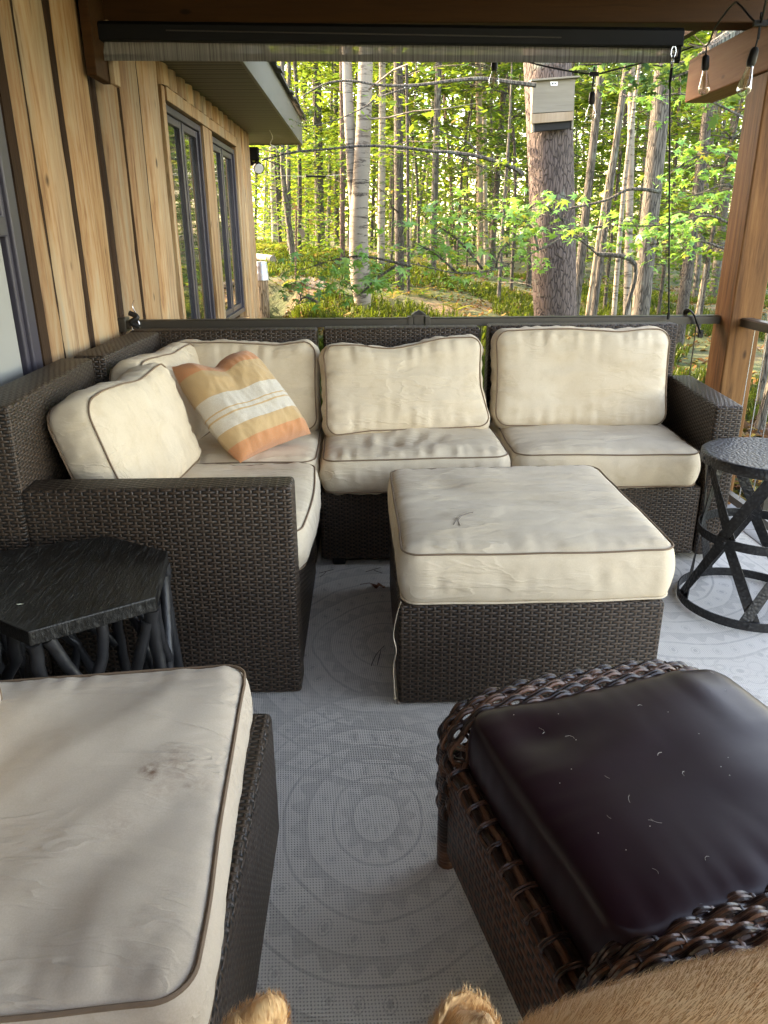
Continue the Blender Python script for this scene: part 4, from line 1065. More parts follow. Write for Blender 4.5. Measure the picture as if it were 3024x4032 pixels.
for k in range(NS):
    a = off+2*pi*k/NS; dA = pi/NS*.95
    strap(a-.09, a+dA, .022, .285, RB-.001, RM-.000); strap(a+.09, a-dA, .022, .285, RB-.006, RM-.005)
    strap(a+pi/NS-.09, a+pi/NS+dA-.0, .29, .535, RM-.001, RT-.004); strap(a+pi/NS+.09, a+pi/NS-dA, .29, .535, RM-.006, RT-.009)
    for (aa, z, r) in ((a, .024, RB+.007), (a+pi/NS, .284, RM+.009), (a, .548, .2168)):
        mb = MB(); p = Vector((cx+r*cos(aa), cy+r*sin(aa), z)); o = Vector((cos(aa), sin(aa), 0)); mb.tube([p-o*.001, p+o*.002, p+o*.0035], [.007, .006, .003], 8); mb.build('rivet', M['hammer'], dt)

# ---- fallen oak leaf and twigs on the rug
def lobed(n_lobes, depth=.42, asp=1.0, seed=0):
    pts = []
    for i in range(n_lobes*4):
        a = 2*pi*i/(n_lobes*4); k = i % 4
        r = (1.0, .72, 1-depth, .72)[k]*(1+.12*sin(seed+i*2.1))
        pts.append((r*cos(a)*asp, r*sin(a)))
    return pts
lf = thing('fallen_leaf', 'curled reddish-brown dead leaf on the rug between sofa and ottoman', 'leaf', (.034, 2.56, .006))
mb = MB(); P = lobed(6, .5, .6, 2); vs = [(.034, 2.56, .018)]
for (x, y) in P: vs.append((.034+y*.036, 2.56+x*.030, .012+.016*(x*x)+.006*sin(y*7)))
mb.add(vs, [(0, 1+i, 1+(i+1) % len(P)) for i in range(len(P))]); mb.tube([(.034, 2.56, .017), (.0, 2.575, .02), (-.035, 2.58, .012)], .0012, 5); mb.build('blade', m_plain('dead_leaf', (.19, .07, .03), .8, 0, 60, .4), lf)
tw = thing('twig', 'thin dark pine twig on the rug left of the square ottoman', 'twig', (.02, 2.0, .006))
mb = MB(); mb.tube(smooth_path([atS(*q, Z=.009) for q in ((802, 1438), (812, 1415), (830, 1395))], 4), .0013, 4); mb.tube([atS(815, 1436, Z=.009), atS(823, 1405, Z=.009)], .001, 4); mb.build('stem', m_plain('dark_twig', (.06, .045, .03), .8), tw)
tw = thing('twig', 'small bundle of dry needles on the rug at the foot of the wall-side sofa', 'twig', (-.15, 2.6, .006))
mb = MB(); 
for q in (((690, 1238), (720, 1230)), ((790, 1235), (822, 1226)), ((808, 1232), (826, 1238)), ((692, 1246), (704, 1236))): mb.tube([atS(*q[0], Z=.009), atS(*q[1], Z=.010)], .0013, 4)
mb.build('stem', m_plain('dry_twig', (.09, .06, .04), .8), tw)

# ================================================================== THE DOG
def build_dog():
    root = thing('dog', 'golden tan dog close to the viewer, only furry back and ear tip showing', 'dog', (.45, .40, 0))
    V = {}; E = []
    # spine from rump (right) to head (left)
    J = [('rump', (.93, .44, .545), .105), ('hip', (.80, .435, .555), .125), ('loin', (.64, .43, .545), .12), ('chest', (.46, .425, .545), .135), ('withers', (.33, .42, .56), .118),
         ('neck', (.235, .41, .575), .100), ('neck2', (.155, .40, .570), .090), ('skull', (.075, .375, .520), .078), ('brow', (.03, .335, .500), .066), ('muzzle', (.0, .275, .455), .040), ('nose', (-.012, .225, .425), .026),
         ('tail1', (1.02, .45, .50), .035), ('tail2', (1.10, .46, .38), .03), ('tail3', (1.12, .46, .26), .018)]
    names = {n: i for i, (n, _, _) in enumerate(J)}
    E = [('rump', 'hip'), ('hip', 'loin'), ('loin', 'chest'), ('chest', 'withers'), ('withers', 'neck'), ('neck', 'neck2'), ('neck2', 'skull'), ('skull', 'brow'), ('brow', 'muzzle'), ('muzzle', 'nose'), ('rump', 'tail1'), ('tail1', 'tail2'), ('tail2', 'tail3')]
    def chain(base, pts):
        prev = base
        for i, (p, r) in enumerate(pts):
            n = base+str(len(J)); names[n] = len(J); J.append((n, p, r)); E.append((prev, n)); prev = n
    for s in (-1, 1):
        y = .43+s*.075
        chain('withers', [((.35, y, .43), .065), ((.37, y, .30), .040), ((.345, y, .16), .028), ((.345, y, .06), .024), ((.31, y, .028), .028)])
        chain('hip', [((.80, y, .42), .085), ((.75, y, .30), .052), ((.86, y, .18), .030), ((.85, y, .06), .025), ((.81, y, .028), .028)])
    me = bpy.data.meshes.new('body'); me.from_pydata([j[1] for j in J], [(names[a], names[c]) for a, c in E], [])
    o = bpy.data.objects.new('body', me); COL.objects.link(o)
    sk = o.modifiers.new('skin', 'SKIN'); ss = o.modifiers.new('sub', 'SUBSURF'); ss.levels = 3; ss.render_levels = 3
    for i, d in enumerate(me.skin_vertices[0].data):
        r = J[i][2]; d.radius = (r, r); d.use_root = (i == 1)
    bpy.context.view_layer.update(); dg = bpy.context.evaluated_depsgraph_get()
    m2 = bpy.data.meshes.new_from_object(o.evaluated_get(dg)); bpy.data.objects.remove(o)
    # ears: pulled out of a thick flap shape and merged in the same mesh
    vs = [v.co.copy() for v in m2.vertices]; fs = [tuple(p.vertices) for p in m2.polygons]
    mb = MB(); mb.add(vs, fs)
    e0 = Vector((.02, .36, .50)); tipL = at(1035, 3935, Y=.40); 
    def ear(pts, rad): mb.tube(smooth_path(pts, 6), [rad[min(len(rad)-1, int(i*len(rad)/((len(pts)-1)*6+1)))] for i in range((len(pts)-1)*6+1)], 12, flat=(1, .55))
    a = at(1000, 4110, Y=.385); b1 = at(1040, 3990, Y=.40)
    L = [Vector((.03, .37, .50)), at(1000, 4200, Y=.39), at(1015, 4060, Y=.40), at(1045, 3990, Y=.40), at(1058, 3945, Y=.40)]
    r = [.050, .046, .040, .034, .028, .024, .019, .012]
    pts = smooth_path(L, 6); n = len(pts); rad = [max(.005, .030*(1-i/(n-1))**.5 + .003) for i in range(n)]
    mb.tube(pts, rad, 12, flat=(.7, 1))
    c = at(1885, 4040, Y=.40)
    Rr = [Vector((.09, .36, .50)), at(1850, 4280, Y=.40), at(1870, 4190, Y=.40), at(1880, 4185, Y=.40)]
    pts = smooth_path(Rr, 6); n = len(pts); rad = [max(.010, .055*(1-i/(n-1))**.5 + .014) for i in range(n)]
    mb.tube(pts, rad, 12, flat=(.7, 1))
    body = mb.build('body', M['fur_skin'], root, sharp=180)
    nm = MB(); nm.tube([(-.014, .205, .424), (-.013, .215, .425), (-.011, .235, .428)], [.010, .02, .024], 10); nm.build('nose', M['black'], root)
    for s in (-1, 1):
        em = MB(); em.lathe([(0, -.008), (.008, -.004), (.009, 0), (.006, .006), (0, .009)], (.012+s*.03, .285, .505), 10); em.build('eye', M['black'], root)
    # fur: fine tapering strands over the upper body
    rnd = random.Random(4); tri = []
    me = body.data; lo = root.location
    bmm = bmesh.new(); bmm.from_mesh(me); bmesh.ops.recalc_face_normals(bmm, faces=bmm.faces); bmm.to_mesh(me); bmm.free(); me.update()
    tot = 0; areas = []
    for p in me.polygons:
        if p.center.z+lo.z < .36: a_ = p.area*.25
        else: a_ = p.area
        tot += a_; areas.append(tot)
    import bisect
    vs = []; fs = []
    NF = 150000
    vn = [v.normal.copy() for v in me.vertices]
    for k in range(NF):
        i = bisect.bisect(areas, rnd.random()*tot); i = min(i, len(me.polygons)-1); p = me.polygons[i]; vv = p.vertices
        tri = (vv[0], vv[1], vv[2]) if (len(vv) == 3 or rnd.random() < .5) else (vv[0], vv[2], vv[3]); r1_, r2_ = sqrt(rnd.random()), rnd.random(); w = (1-r1_, r1_*(1-r2_), r1_*r2_); P = Vector(); Nn = Vector()
        for q, j in zip(w, tri): P += me.vertices[j].co*q; Nn += vn[j]*q
        Nn.normalize(); flow = Vector((1.0, .1, -.35)) if P.x+lo.x > .12 else Vector((.25, .3, .9 if P.z+lo.z > .5 else .2))
        flow += Vector((N3(P.x*16, P.y*16, P.z*16)*.4, N3(P.x*16+5, P.y*16, P.z*16)*.4, N3(P.x*14, P.y*16+9, P.z*16)*.3))
        T = (flow - Nn*flow.dot(Nn)); T.normalize()
        L_ = rnd.uniform(.008, .018)*(.85 if P.x+lo.x > .11 else .65)
        side = Nn.cross(T).normalized()*rnd.uniform(.0002, .00038)
        ri = rnd.uniform(.15, .5); up1 = P + Nn*L_*ri*.8 + T*L_*.45; up2 = P + Nn*L_*ri + T*L_*1.0
        b0 = len(vs); vs += [P-side, P+side, up1-side*.8, up1+side*.8, up2]
        fs += [(b0, b0+1, b0+3, b0+2), (b0+2, b0+3, b0+4)]
    fm = MB(); fm.add(vs, fs); fur = fm.build('fur', M['fur'], root, local=True, smooth=False)
def m_fur(name, amp):
    t = NT(name); g = t.n.new('ShaderNodeNewGeometry'); n = t.noise(t.coord(), 7, 4)
    f = t.math('ADD', t.math('MULTIPLY', n, .35), t.math('MULTIPLY_ADD', g.outputs['Random Per Island'], amp, .16 if amp > .2 else .38))
    t.base(t.ramp(f, [(.2, (.38, .17, .055)), (.45, (.58, .31, .115)), (.7, (.72, .45, .20)), (.9, (.82, .62, .35))]))
    t.rough(.6); t.b.inputs['Sheen Weight'].default_value = .2; return t.m
M['fur'] = m_fur('dog_fur', .45); M['fur_skin'] = m_fur('dog_undercoat', .1)
build_dog()

# ================================================================== THE WOODS
def interp(tab, x):
    if x <= tab[0][0]: return tab[0][1]
    for (a, va), (b, vb) in zip(tab, tab[1:]):
        if x <= b: f = (x-a)/(b-a); f = f*f*(3-2*f); return va+(vb-va)*f
    return tab[-1][1]
GL = [(3, -.25), (4.5, .02), (7, .46), (10, .74), (14, .98), (20, 1.05), (35, 1.12), (60, 1.2), (120, 1.3)]
GM = [(3, -.35), (4.5, -.2), (7, .22), (10, .42), (14, .50), (20, .42), (35, .45), (60, .6), (120, .8)]
GR = [(3, -.45), (4.5, -.40), (7, -.15), (10, -.05), (14, -.05), (20, -.2), (35, -.3), (60, -.2), (120, 0)]
def ground_z(x, y):
    d = sqrt(x*x+y*y)
    if y < 3: return -.45
    a = x/max(y, .1); a = max(-.25, min(.55, a))
    l, m, r = interp(GL, d), interp(GM, d), interp(GR, d)
    z = l+(m-l)*((a+.12)/.24) if a < .12 else m+(r-m)*((a-.12)/.28)
    if a < -.12: z = l
    if a > .40: z = r
    z += .05*N3(x*.5, y*.5, 2)*min(1, (y-3)/3) + .02*N3(x*1.7, y*1.7, 5)
    if y < 4.4: z = min(z, -.05)
    if x < -.55 and y < 9.6:
        k = min(1, max(0, (-.55-x)/.5)); k *= min(1, max(0, (9.6-y)/1.0)); z -= max(0, z-.12)*k*k*(3-2*k)
    return z
def ground_hit(px, py):
    d = ray(px, py); t = 3.0
    while t < 200:
        p = CAMP+d*t
        if p.y > 4.3 and p.z < ground_z(p.x, p.y): return p
        t += .05 if t < 30 else .5
    return CAMP+d*60
def axis(lo, hi, fine_lo, fine_hi, fs_, grow):
    a = []; v = fine_lo
    while v < fine_hi: a.append(v); v += fs_
    st_ = fs_; v = fine_hi
    while v < hi: a.append(v); st_ *= grow; v += st_
    a.append(hi); st_ = fs_; v = fine_lo
    left = []
    while v > lo: st_ *= grow; v -= st_; left.append(max(v, lo))
    return left[::-1]+a
xs = axis(-300, 300, -4, 7, .16, 1.14); ys = axis(-200, 500, 3.2, 14, .16, 1.10)
mb = MB(); vs = [(x, y, ground_z(x, y)) for y in ys for x in xs]; nxs = len(xs)
mb.add(vs, [(j*nxs+i, j*nxs+i+1, (j+1)*nxs+i+1, (j+1)*nxs+i) for j in range(len(ys)-1) for i in range(nxs-1)])
def m_ground():
    t = NT('forest_floor'); v = t.coord()
    n1 = t.noise(v, 1.0, 4); n2 = t.noise(v, 9, 5, .7); vo = t.node('ShaderNodeTexVoronoi', {'Vector': v, 'Scale': 16.0}).outputs['Color']
    lv = t.node('ShaderNodeSeparateXYZ', {0: vo}).outputs[0]
    leaf = t.ramp(lv, [(.0, (.03, .018, .010)), (.4, (.075, .042, .022)), (.7, (.125, .075, .035)), (1, (.19, .13, .06))])
    moss = t.ramp(n2, [(.3, (.018, .030, .008)), (.7, (.06, .085, .018))])
    t.base(t.mix(t.ramp(n1, [(.36, 0.0), (.50, 1.0)]), leaf, moss)); t.rough(.95); t.bump(n2, .04, .8); return t.m
struct(mb.build('ground', m_ground()))

# leaf shapes: (outline points, unit size)
MAPLE = []
for k in range(5):
    a = radians(90+(k-2)*52); ln = (.62, .85, 1.0, .85, .62)[k]
    MAPLE += [(cos(a-.16)*ln*.62, sin(a-.16)*ln*.62), (cos(a)*ln, sin(a)*ln), (cos(a+.16)*ln*.62, sin(a+.16)*ln*.62)]
    a2 = a+radians(26)
    if k < 4: MAPLE.append((cos(a2)*.30, sin(a2)*.30))
MAPLE.append((-.12, -.22)); MAPLE.append((.12, -.22))
OAKL = [(0, -.55), (.10, -.30), (.32, -.25), (.14, -.05), (.46, .12), (.16, .22), (.40, .52), (.14, .55), (.0, .95), (-.14, .55), (-.40, .52), (-.16, .22), (-.46, .12), (-.14, -.05), (-.32, -.25), (-.10, -.30)]
OVAL = [(0, -.6), (.30, -.1), (0, .75), (-.30, -.1)]
class Leaves:
    def __init__(s): s.v = []; s.f = []
    def leaf(s, p, size, shape, rnd, flat=.6, az=None):
        nz = Vector((rnd.gauss(0, 1)*(1-flat), rnd.gauss(0, 1)*(1-flat), 1)).normalized() if flat > 0 else Vector((rnd.gauss(0, 1), rnd.gauss(0, 1), rnd.gauss(0, 1))).normalized()
        az = rnd.uniform(0, 2*pi) if az is None else az
        x = Vector((cos(az), sin(az), 0)); x = (x-nz*x.dot(nz)).normalized(); y = nz.cross(x); k = len(s.v)
        if len(shape) == 4:
            b = size*.15
            for (a, c) in shape: s.v.append(p + x*a*size + y*c*size - nz*abs(a)*b)
            s.f.append((k, k+1, k+2, k+3))
        else:
            s.v.append(p + nz*size*.06)
            for (a, c) in shape: s.v.append(p + x*a*size + y*c*size - nz*(a*a+c*c)*size*.22)
            n = len(shape)
            for i in range(n): s.f.append((k, k+1+i, k+1+(i+1) % n))
    def build(s, name, mat, parent=None):
        m = MB(); m.v = s.v; m.f = s.f; m.uv = [None]*len(s.f); return m.build(name, mat, parent, smooth=False)

def trunk_mesh(path, radii, n=10, seed=0):
    mb = MB(); pts = smooth_path(path, 6); m = len(pts); rad = []
    for i in range(m):
        f = i/(m-1)*(len(radii)-1); k = min(len(radii)-2, int(f)); r = radii[k]+(radii[k+1]-radii[k])*(f-k); rad.append(r*(1+.05*N3(i*.4, seed)))
    mb.tube(pts, rad, n); 
    return mb
def limbs(mb, path, R, rnd, n, z0, z1, out=1.6, up=.5):
    ends = []
    for i in range(n):
        f = z0+(z1-z0)*rnd.random(); k = min(len(path)-2, int(f*(len(path)-1))); q = f*(len(path)-1)-k
        p = Vector(path[k]).lerp(Vector(path[k+1]), q); a = rnd.uniform(0, 2*pi); L = out*rnd.uniform(.5, 1.1)
        pts = [p]; d = Vector((cos(a), sin(a), up*rnd.uniform(.2, 1)))
        for j in range(4):
            d = d + Vector((rnd.gauss(0, .18), rnd.gauss(0, .18), rnd.gauss(0, .12)-.04)); pts.append(pts[-1]+d.normalized()*L/4)
        r = min(.011, R*.2*(1-f*.5)+.003); mb.tube(pts, [r, r*.8, r*.6, r*.4, r*.2], 5); ends.append(pts)
    return ends
def crown(lv, ends, rnd, per, spread, size, shape, flat=.7):
    for pts in ends:
        for k in range(per):
            f = rnd.random()**.6*(len(pts)-1); i = min(len(pts)-2, int(f)); p = pts[i].lerp(pts[i+1], f-i)
            o = Vector((rnd.gauss(0, spread), rnd.gauss(0, spread), rnd.gauss(0, spread*.28)))
            lv.leaf(p+o, size*rnd.uniform(.6, 1.25), shape, rnd, flat)

TREES = 'trees of the woods behind the porch'
def place_tree(label, bx, by, tx, ty, wpx, bark, leafm, cat='tree', name='tree', H=11, crownz=(.45, 1), nl=10, per=60, lsize=.16, shape=OVAL, spread=.45, seed=0, mid=None, base_flare=1.25, dist=None, group=TREES, ex=0, exn=0, out=1.8):
    """(bx,by): foot in the photo, (tx,ty): where the stem leaves the top of the picture; the stem is built at its true distance"""
    rnd = random.Random(seed*13+5)
    if dist is None: g = ground_hit(bx, by)
    else:
        g = at(bx, by, Y=dist); g.z = ground_z(g.x, g.y)
    Y = g.y; lsize = min(lsize, .015+.0075*Y); tdist = (g-CAMP).dot(Fv); R = wpx*tdist/F_PX/2
    p1 = at(tx, ty, Y=Y); d = p1-g; g0 = Vector((g.x, g.y, g.z-.15))
    if d.z < .3: d = Vector((d.x, 0, .3))
    pts = [g0, g.copy()]
    if mid:
        for (mx_, my_) in mid: pts.append(at(mx_, my_, Y=Y))
    pts.append(p1)
    last = pts[-1]-pts[-2]; last.normalize(); rem = max(0, H-(p1.z-g.z)); nseg = 3
    for k in range(nseg): last = (last+Vector((rnd.gauss(0, .03), rnd.gauss(0, .03), .06))).normalized(); pts.append(pts[-1]+last*rem/nseg)
    n = len(pts); rads = [R*base_flare*1.15, R*base_flare] + [R*(1-.12*k) for k in range(n-5)] + [R*.85, R*.6, R*.25]
    rads = rads[:n] if len(rads) >= n else rads+[R*.2]*(n-len(rads))
    root = thing(name, label, cat, (g.x, g.y, g.z), group)
    nn = 20 if R > .1 else 10 if R > .04 else 7
    mb = trunk_mesh(pts, rads, nn, seed)
    ends = limbs(mb, pts, R, rnd, nl, *crownz, out=out) if nl else []
    low = limbs(mb, pts, R*.8, rnd, exn, .18, .42, out=out*.8, up=.2) if exn else []
    mb.build('trunk', M[bark], root, sharp=180)
    if leafm and (ends or low):
        lv = Leaves(); crown(lv, ends, rnd, per, spread, lsize, shape); crown(lv, low, rnd, ex, spread*.8, lsize*.75, shape)
        lv.build('crown', M[leafm], root)
    return root, g, pts

# named, recognisable stems: label, foot x,y, top x,y(240), width px, bark, leaves
T = [
 ('slim white birch at the far left of the woods beside the cabin corner', 1050, 925, 1050, 560, 13, 'bark_birch', 'leaf_yellow', {}),
 ('white birch leaning slightly, third stem right of the flood light', 1084, 966, 1072, 560, 23, 'bark_birch', 'leaf_lime', {}),
 ('thin dark stem just right of the leaning white birch', 1104, 973, 1092, 560, 13, 'bark_dark', 'leaf_yellow', {}),
 ('grey curving stem whose foot touches the birdhouse pole', 1158, 1046, 1112, 560, 22, 'bark_grey', 'leaf_lime', {'mid': [(1134, 860), (1116, 700)]}),
 ('straight grey stem left of the birdhouse pole', 1140, 1000, 1136, 560, 16, 'bark_grey', 'leaf_lime', {}),
 ('dark grey stem directly behind the birdhouse', 1178, 1003, 1177, 560, 15, 'bark_dark', 'leaf_lime', {}),
 ('grey stem with a cut branch just right of the birdhouse', 1210, 951, 1206, 560, 14, 'bark_grey', 'leaf_yellow', {}),
 ('thick dark trunk behind the hanging black rod', 1262, 985, 1245, 240, 31, 'bark_dark', 'leaf_lime', {}),
 ('dark stem midway between thick dark trunk and reddish pine', 1324, 966, 1322, 240, 15, 'bark_dark', 'leaf_lime', {}),
 ('slim reddish pine stem left of the big birch', 1348, 1058, 1345, 240, 18, 'bark_red', 'leaf_green', {}),
 ('thin white birch right of the big birch', 1500, 1066, 1505, 240, 24, 'bark_birch', 'leaf_lime', {}),
 ('dark stem right of the thin white birch', 1540, 1000, 1548, 240, 17, 'bark_dark', 'leaf_green', {}),
 ('thick mottled dark trunk in the middle of the clearing edge', 1574, 1141, 1568, 240, 33, 'bark_dark', 'leaf_lime', {'base_flare': 1.1}),
 ('slender dark stem with a bent side shoot right of the mottled trunk', 1608, 1160, 1600, 240, 11, 'bark_dark', 'leaf_green', {}),
 ('grey trunk left of the bare broken stump', 1702, 1102, 1728, 240, 23, 'bark_grey', 'leaf_green', {}),
 ('thin stem leaning right above the bare branch', 1622, 1010, 1712, 400, 12, 'bark_grey', 'leaf_green', {}),
 ('pale flaking trunk between the stump and the bat house pine', 1892, 1094, 1882, 240, 22, 'bark_snag', 'leaf_green', {}),
 ('slim white birch just left of the bat house pine', 1915, 1060, 1905, 240, 15, 'bark_birch', 'leaf_lime', {}),
 ('leaning dark trunk left of the bat house pine', 1930, 1090, 1992, 240, 20, 'bark_dark', 'leaf_green', {}),
 ('young crooked stem in front of the grass left of the bat house pine', 1962, 1195, 1985, 800, 13, 'bark_grey', None, {'H': 3, 'nl': 0}),
 ('dark stem touching the left side of the bat house pine', 2080, 1130, 2110, 700, 18, 'bark_dark', 'leaf_green', {}),
 ('grey trunk leaning right behind the bat house pine', 2272, 1120, 2370, 240, 28, 'bark_grey', 'leaf_green', {'dist': 9.6}),
 ('lichened grey trunk leaning right beside the bare snag', 2336, 1200, 2470, 240, 23, 'bark_grey', 'leaf_lime', {'dist': 8.8}),
 ('white birch between the snag and the broad leaning trunk', 2480, 1200, 2488, 240, 25, 'bark_birch', 'leaf_lime', {'dist': 9.2}),
 ('short white birch stem left of the broad leaning trunk', 2422, 1215, 2452, 800, 17, 'bark_birch', None, {'H': 4.5, 'nl': 0, 'dist': 9.0}),
 ('broad smooth grey trunk leaning right left of the shade cord', 2525, 1225, 2618, 240, 66, 'bark_grey', 'leaf_lime', {'base_flare': 1.08, 'dist': 8.3}),
 ('dark furrowed trunk between the shade cord and the corner post', 2690, 1190, 2772, 560, 38, 'bark_dark', 'leaf_lime', {'dist': 9.0}),
 ('grey stem leaning right beside the furrowed trunk', 2735, 1180, 2800, 560, 18, 'bark_grey', 'leaf_lime', {}),
 ('grey trunk half hidden by the corner post', 2810, 1170, 2900, 400, 28, 'bark_grey', 'leaf_lime', {}),
]
for i, (lab, bx, by, tx, ty, w, bk, lf_, kw) in enumerate(T):
    kw = dict(kw); kw.setdefault('nl', 11); kw.setdefault('per', 65); kw.setdefault('exn', 0 if 'dist' in kw else 5); kw.setdefault('ex', 90)
    place_tree(lab, bx, by, tx, ty, w, bk, lf_, seed=i+1, **kw)
# the big twin birch
rb, g, pts = place_tree('big twin-stemmed white birch with shaggy bark, its foot just above the rail', 1432, 1228, 1440, 240, 80, 'bark_birch', 'leaf_lime', seed=71, mid=[(1418, 1080), (1412, 900), (1425, 640)], H=9, nl=10, per=90, base_flare=.72, crownz=(.5, 1))
mb = trunk_mesh([at(1402, 930, Y=g.y+.02), at(1392, 760, Y=g.y+.05), at(1378, 520, Y=g.y+.08), at(1366, 240, Y=g.y+.12), at(1350, -600, Y=g.y+.3), at(1340, -1400, Y=g.y+.5)], [.052, .055, .054, .05, .045, .03], 16, 4); mb.build('second_trunk', M['bark_birch'], rb, sharp=180)
# the pine with the bat house
rp, g, pts = place_tree('massive red-brown pine trunk carrying the bat house', 2201, 1262, 2155, 240, 163, 'bark_pine', 'needle', seed=83, H=10, nl=12, per=160, lsize=.10, base_flare=1.0, crownz=(.55, 1), dist=7.6)
PINEY = g.y
bh = thing('bat_house', 'flat weathered plywood bat house screwed to the pine trunk', 'bat house', tuple(at(2180, 420, Y=PINEY-.25)))
def quadbox(mb, px, y0, y1):
    f = [at(*q, Y=y0) for q in px]; bk = [Vector((p.x, y1, p.z)) for p in f]; vs = f+bk
    mb.add(vs, [(0, 1, 2, 3), (7, 6, 5, 4), (0, 4, 5, 1), (1, 5, 6, 2), (2, 6, 7, 3), (3, 7, 4, 0)])
yb = PINEY-.30
mb = MB(); quadbox(mb, [(2100, 313), (2266, 310), (2257, 436), (2094, 446)], yb, yb+.02); mb.build('front_panel', M['batwood'], bh, smooth=False, bevel=.002)
mb = MB(); quadbox(mb, [(2092, 449), (2258, 438), (2256, 474), (2092, 487)], yb-.004, yb+.02); mb.build('lower_panel', m_wood('aged_board', [(.3, (.22, .15, .09)), (.6, (.33, .24, .16)), (.85, (.38, .30, .22))], 'Z', 1, .8, False), bh, smooth=False, bevel=.002)
mb = MB(); quadbox(mb, [(2092, 311), (2284, 297), (2284, 304), (2092, 319)], yb-.035, yb+.12); mb.build('roof', M['batwood'], bh, smooth=False, bevel=.002)
mb = MB(); quadbox(mb, [(2102, 330), (2264, 325), (2245, 505), (2104, 518)], yb+.022, yb+.085); mb.build('landing_board', M['dark_inside'], bh, smooth=False)
mb = MB(); quadbox(mb, [(2094, 330), (2102, 330), (2104, 520), (2096, 520)], yb+.021, yb+.09); mb.build('side_board', M['batwood'], bh, smooth=False); mb = MB(); quadbox(mb, [(2256, 330), (2264, 330), (2258, 508), (2250, 508)], yb+.021, yb+.09); mb.build('side_board', M['batwood'], bh, smooth=False)
mb = MB(); quadbox(mb, [(2167, 321), (2196, 321), (2195, 337), (2169, 337)], yb-.003, yb-.0005); lb = mb.build('tag', M['paper'], bh, smooth=False)
mb = MB(); quadbox(mb, [(2173, 327), (2180, 326), (2178, 333), (2174, 333)], yb-.005, yb-.0035); quadbox(mb, [(2184, 327), (2192, 327), (2186, 333), (2183, 332)], yb-.005, yb-.0035); mb.build('tag_print', M['black'], lb, smooth=False)
# bare snag
def simple_tree(name, label, cat, px, Y, wpx, bark, taper=.7, n=10):
    pts = [at(x, y, Y=Y) for x, y in px]; R = wpx*((pts[0]-CAMP).dot(Fv))/F_PX/2
    root = thing(name, label, cat, tuple(pts[0]), None); mb = trunk_mesh(pts, [R*(1-(1-taper)*k/(len(pts)-1)) for k in range(len(pts))], n, len(label)); mb.build('trunk', M[bark], root, sharp=180); return root, pts
simple_tree('dead_tree', 'thin bare yellowish snag leaning right beside the bat house pine', 'dead tree', [(2312, 1250), (2345, 1020), (2385, 760), (2410, 620), (2440, 420)], 8.6, 21, 'bark_snag', .5)
simple_tree('stump', 'pale broken standing stump in the middle of the woods', 'stump', [(1776, 1090), (1768, 1010), (1755, 930), (1740, 890)], 13.5, 24, 'bark_snag', .5)
simple_tree('dead_tree', 'short sunlit split snag left of the corner post', 'dead tree', [(2742, 1260), (2760, 1150), (2776, 1040)], 9.0, 20, 'bark_snag', .3)

# fill: young trees through the woods
rnd = random.Random(99)
G1, G2 = 'thin far saplings of the woods', 'mid-distance young trees of the woods'
LM = [(1040, 'the flood light'), (1130, 'the curving grey stem'), (1190, 'the birdhouse'), (1255, 'the thick dark trunk'), (1335, 'the slim reddish pine'), (1425, 'the big twin birch'), (1500, 'the thin white birch'), (1575, 'the mottled dark trunk'), (1660, 'the thin leaning stem'), (1770, 'the broken stump'), (1890, 'the pale flaking trunk'), (1990, 'the crooked young stem'), (2090, 'the left edge of the bat house pine'), (2200, 'the bat house pine'), (2300, 'the bare snag'), (2400, 'the lichened leaning trunk'), (2480, 'the right-hand white birch'), (2570, 'the broad leaning trunk'), (2650, 'the shade cord'), (2740, 'the furrowed trunk'), (2830, 'the strap on the rail'), (2930, 'the corner post')]
for k in range(74):
    px = 1010 + (2960-1010)*(k+rnd.uniform(-.4, .4))/74; Y = rnd.uniform(17, 42)
    left = px < 1750
    tl = rnd.gauss(0, 30)+(40 if px > 2250 else 0)
    side = 'left' if px < 1400 else 'middle' if px < 2050 else 'right'
    bk = rnd.choice(['bark_dark', 'bark_grey', 'bark_grey', 'bark_dark', 'bark_birch'] if left else ['bark_dark', 'bark_grey', 'bark_grey', 'bark_red'])
    kindl = {'bark_dark': 'thin dark', 'bark_grey': 'thin grey', 'bark_birch': 'thin white', 'bark_red': 'thin reddish'}[bk]
    lfm = rnd.choice(['leaf_yellow', 'leaf_yellow', 'leaf_lime']) if left else rnd.choice(['leaf_green', 'leaf_lime', 'leaf_yellow', 'leaf_green', 'leaf_lime'])
    lm_ = min(LM, key=lambda q: abs(q[0]-px))[1]
    place_tree('%s sapling far behind %s' % (kindl, lm_), px, 1000, px+tl, 240, rnd.uniform(6, 11), bk, lfm, name='sapling', cat='tree', dist=Y, H=rnd.uniform(6, 9), nl=10, per=60, lsize=.15, spread=.5, crownz=(.25, 1), exn=5, ex=60, seed=200+k, group='%s saplings far behind %s' % (kindl, lm_), out=2.2)

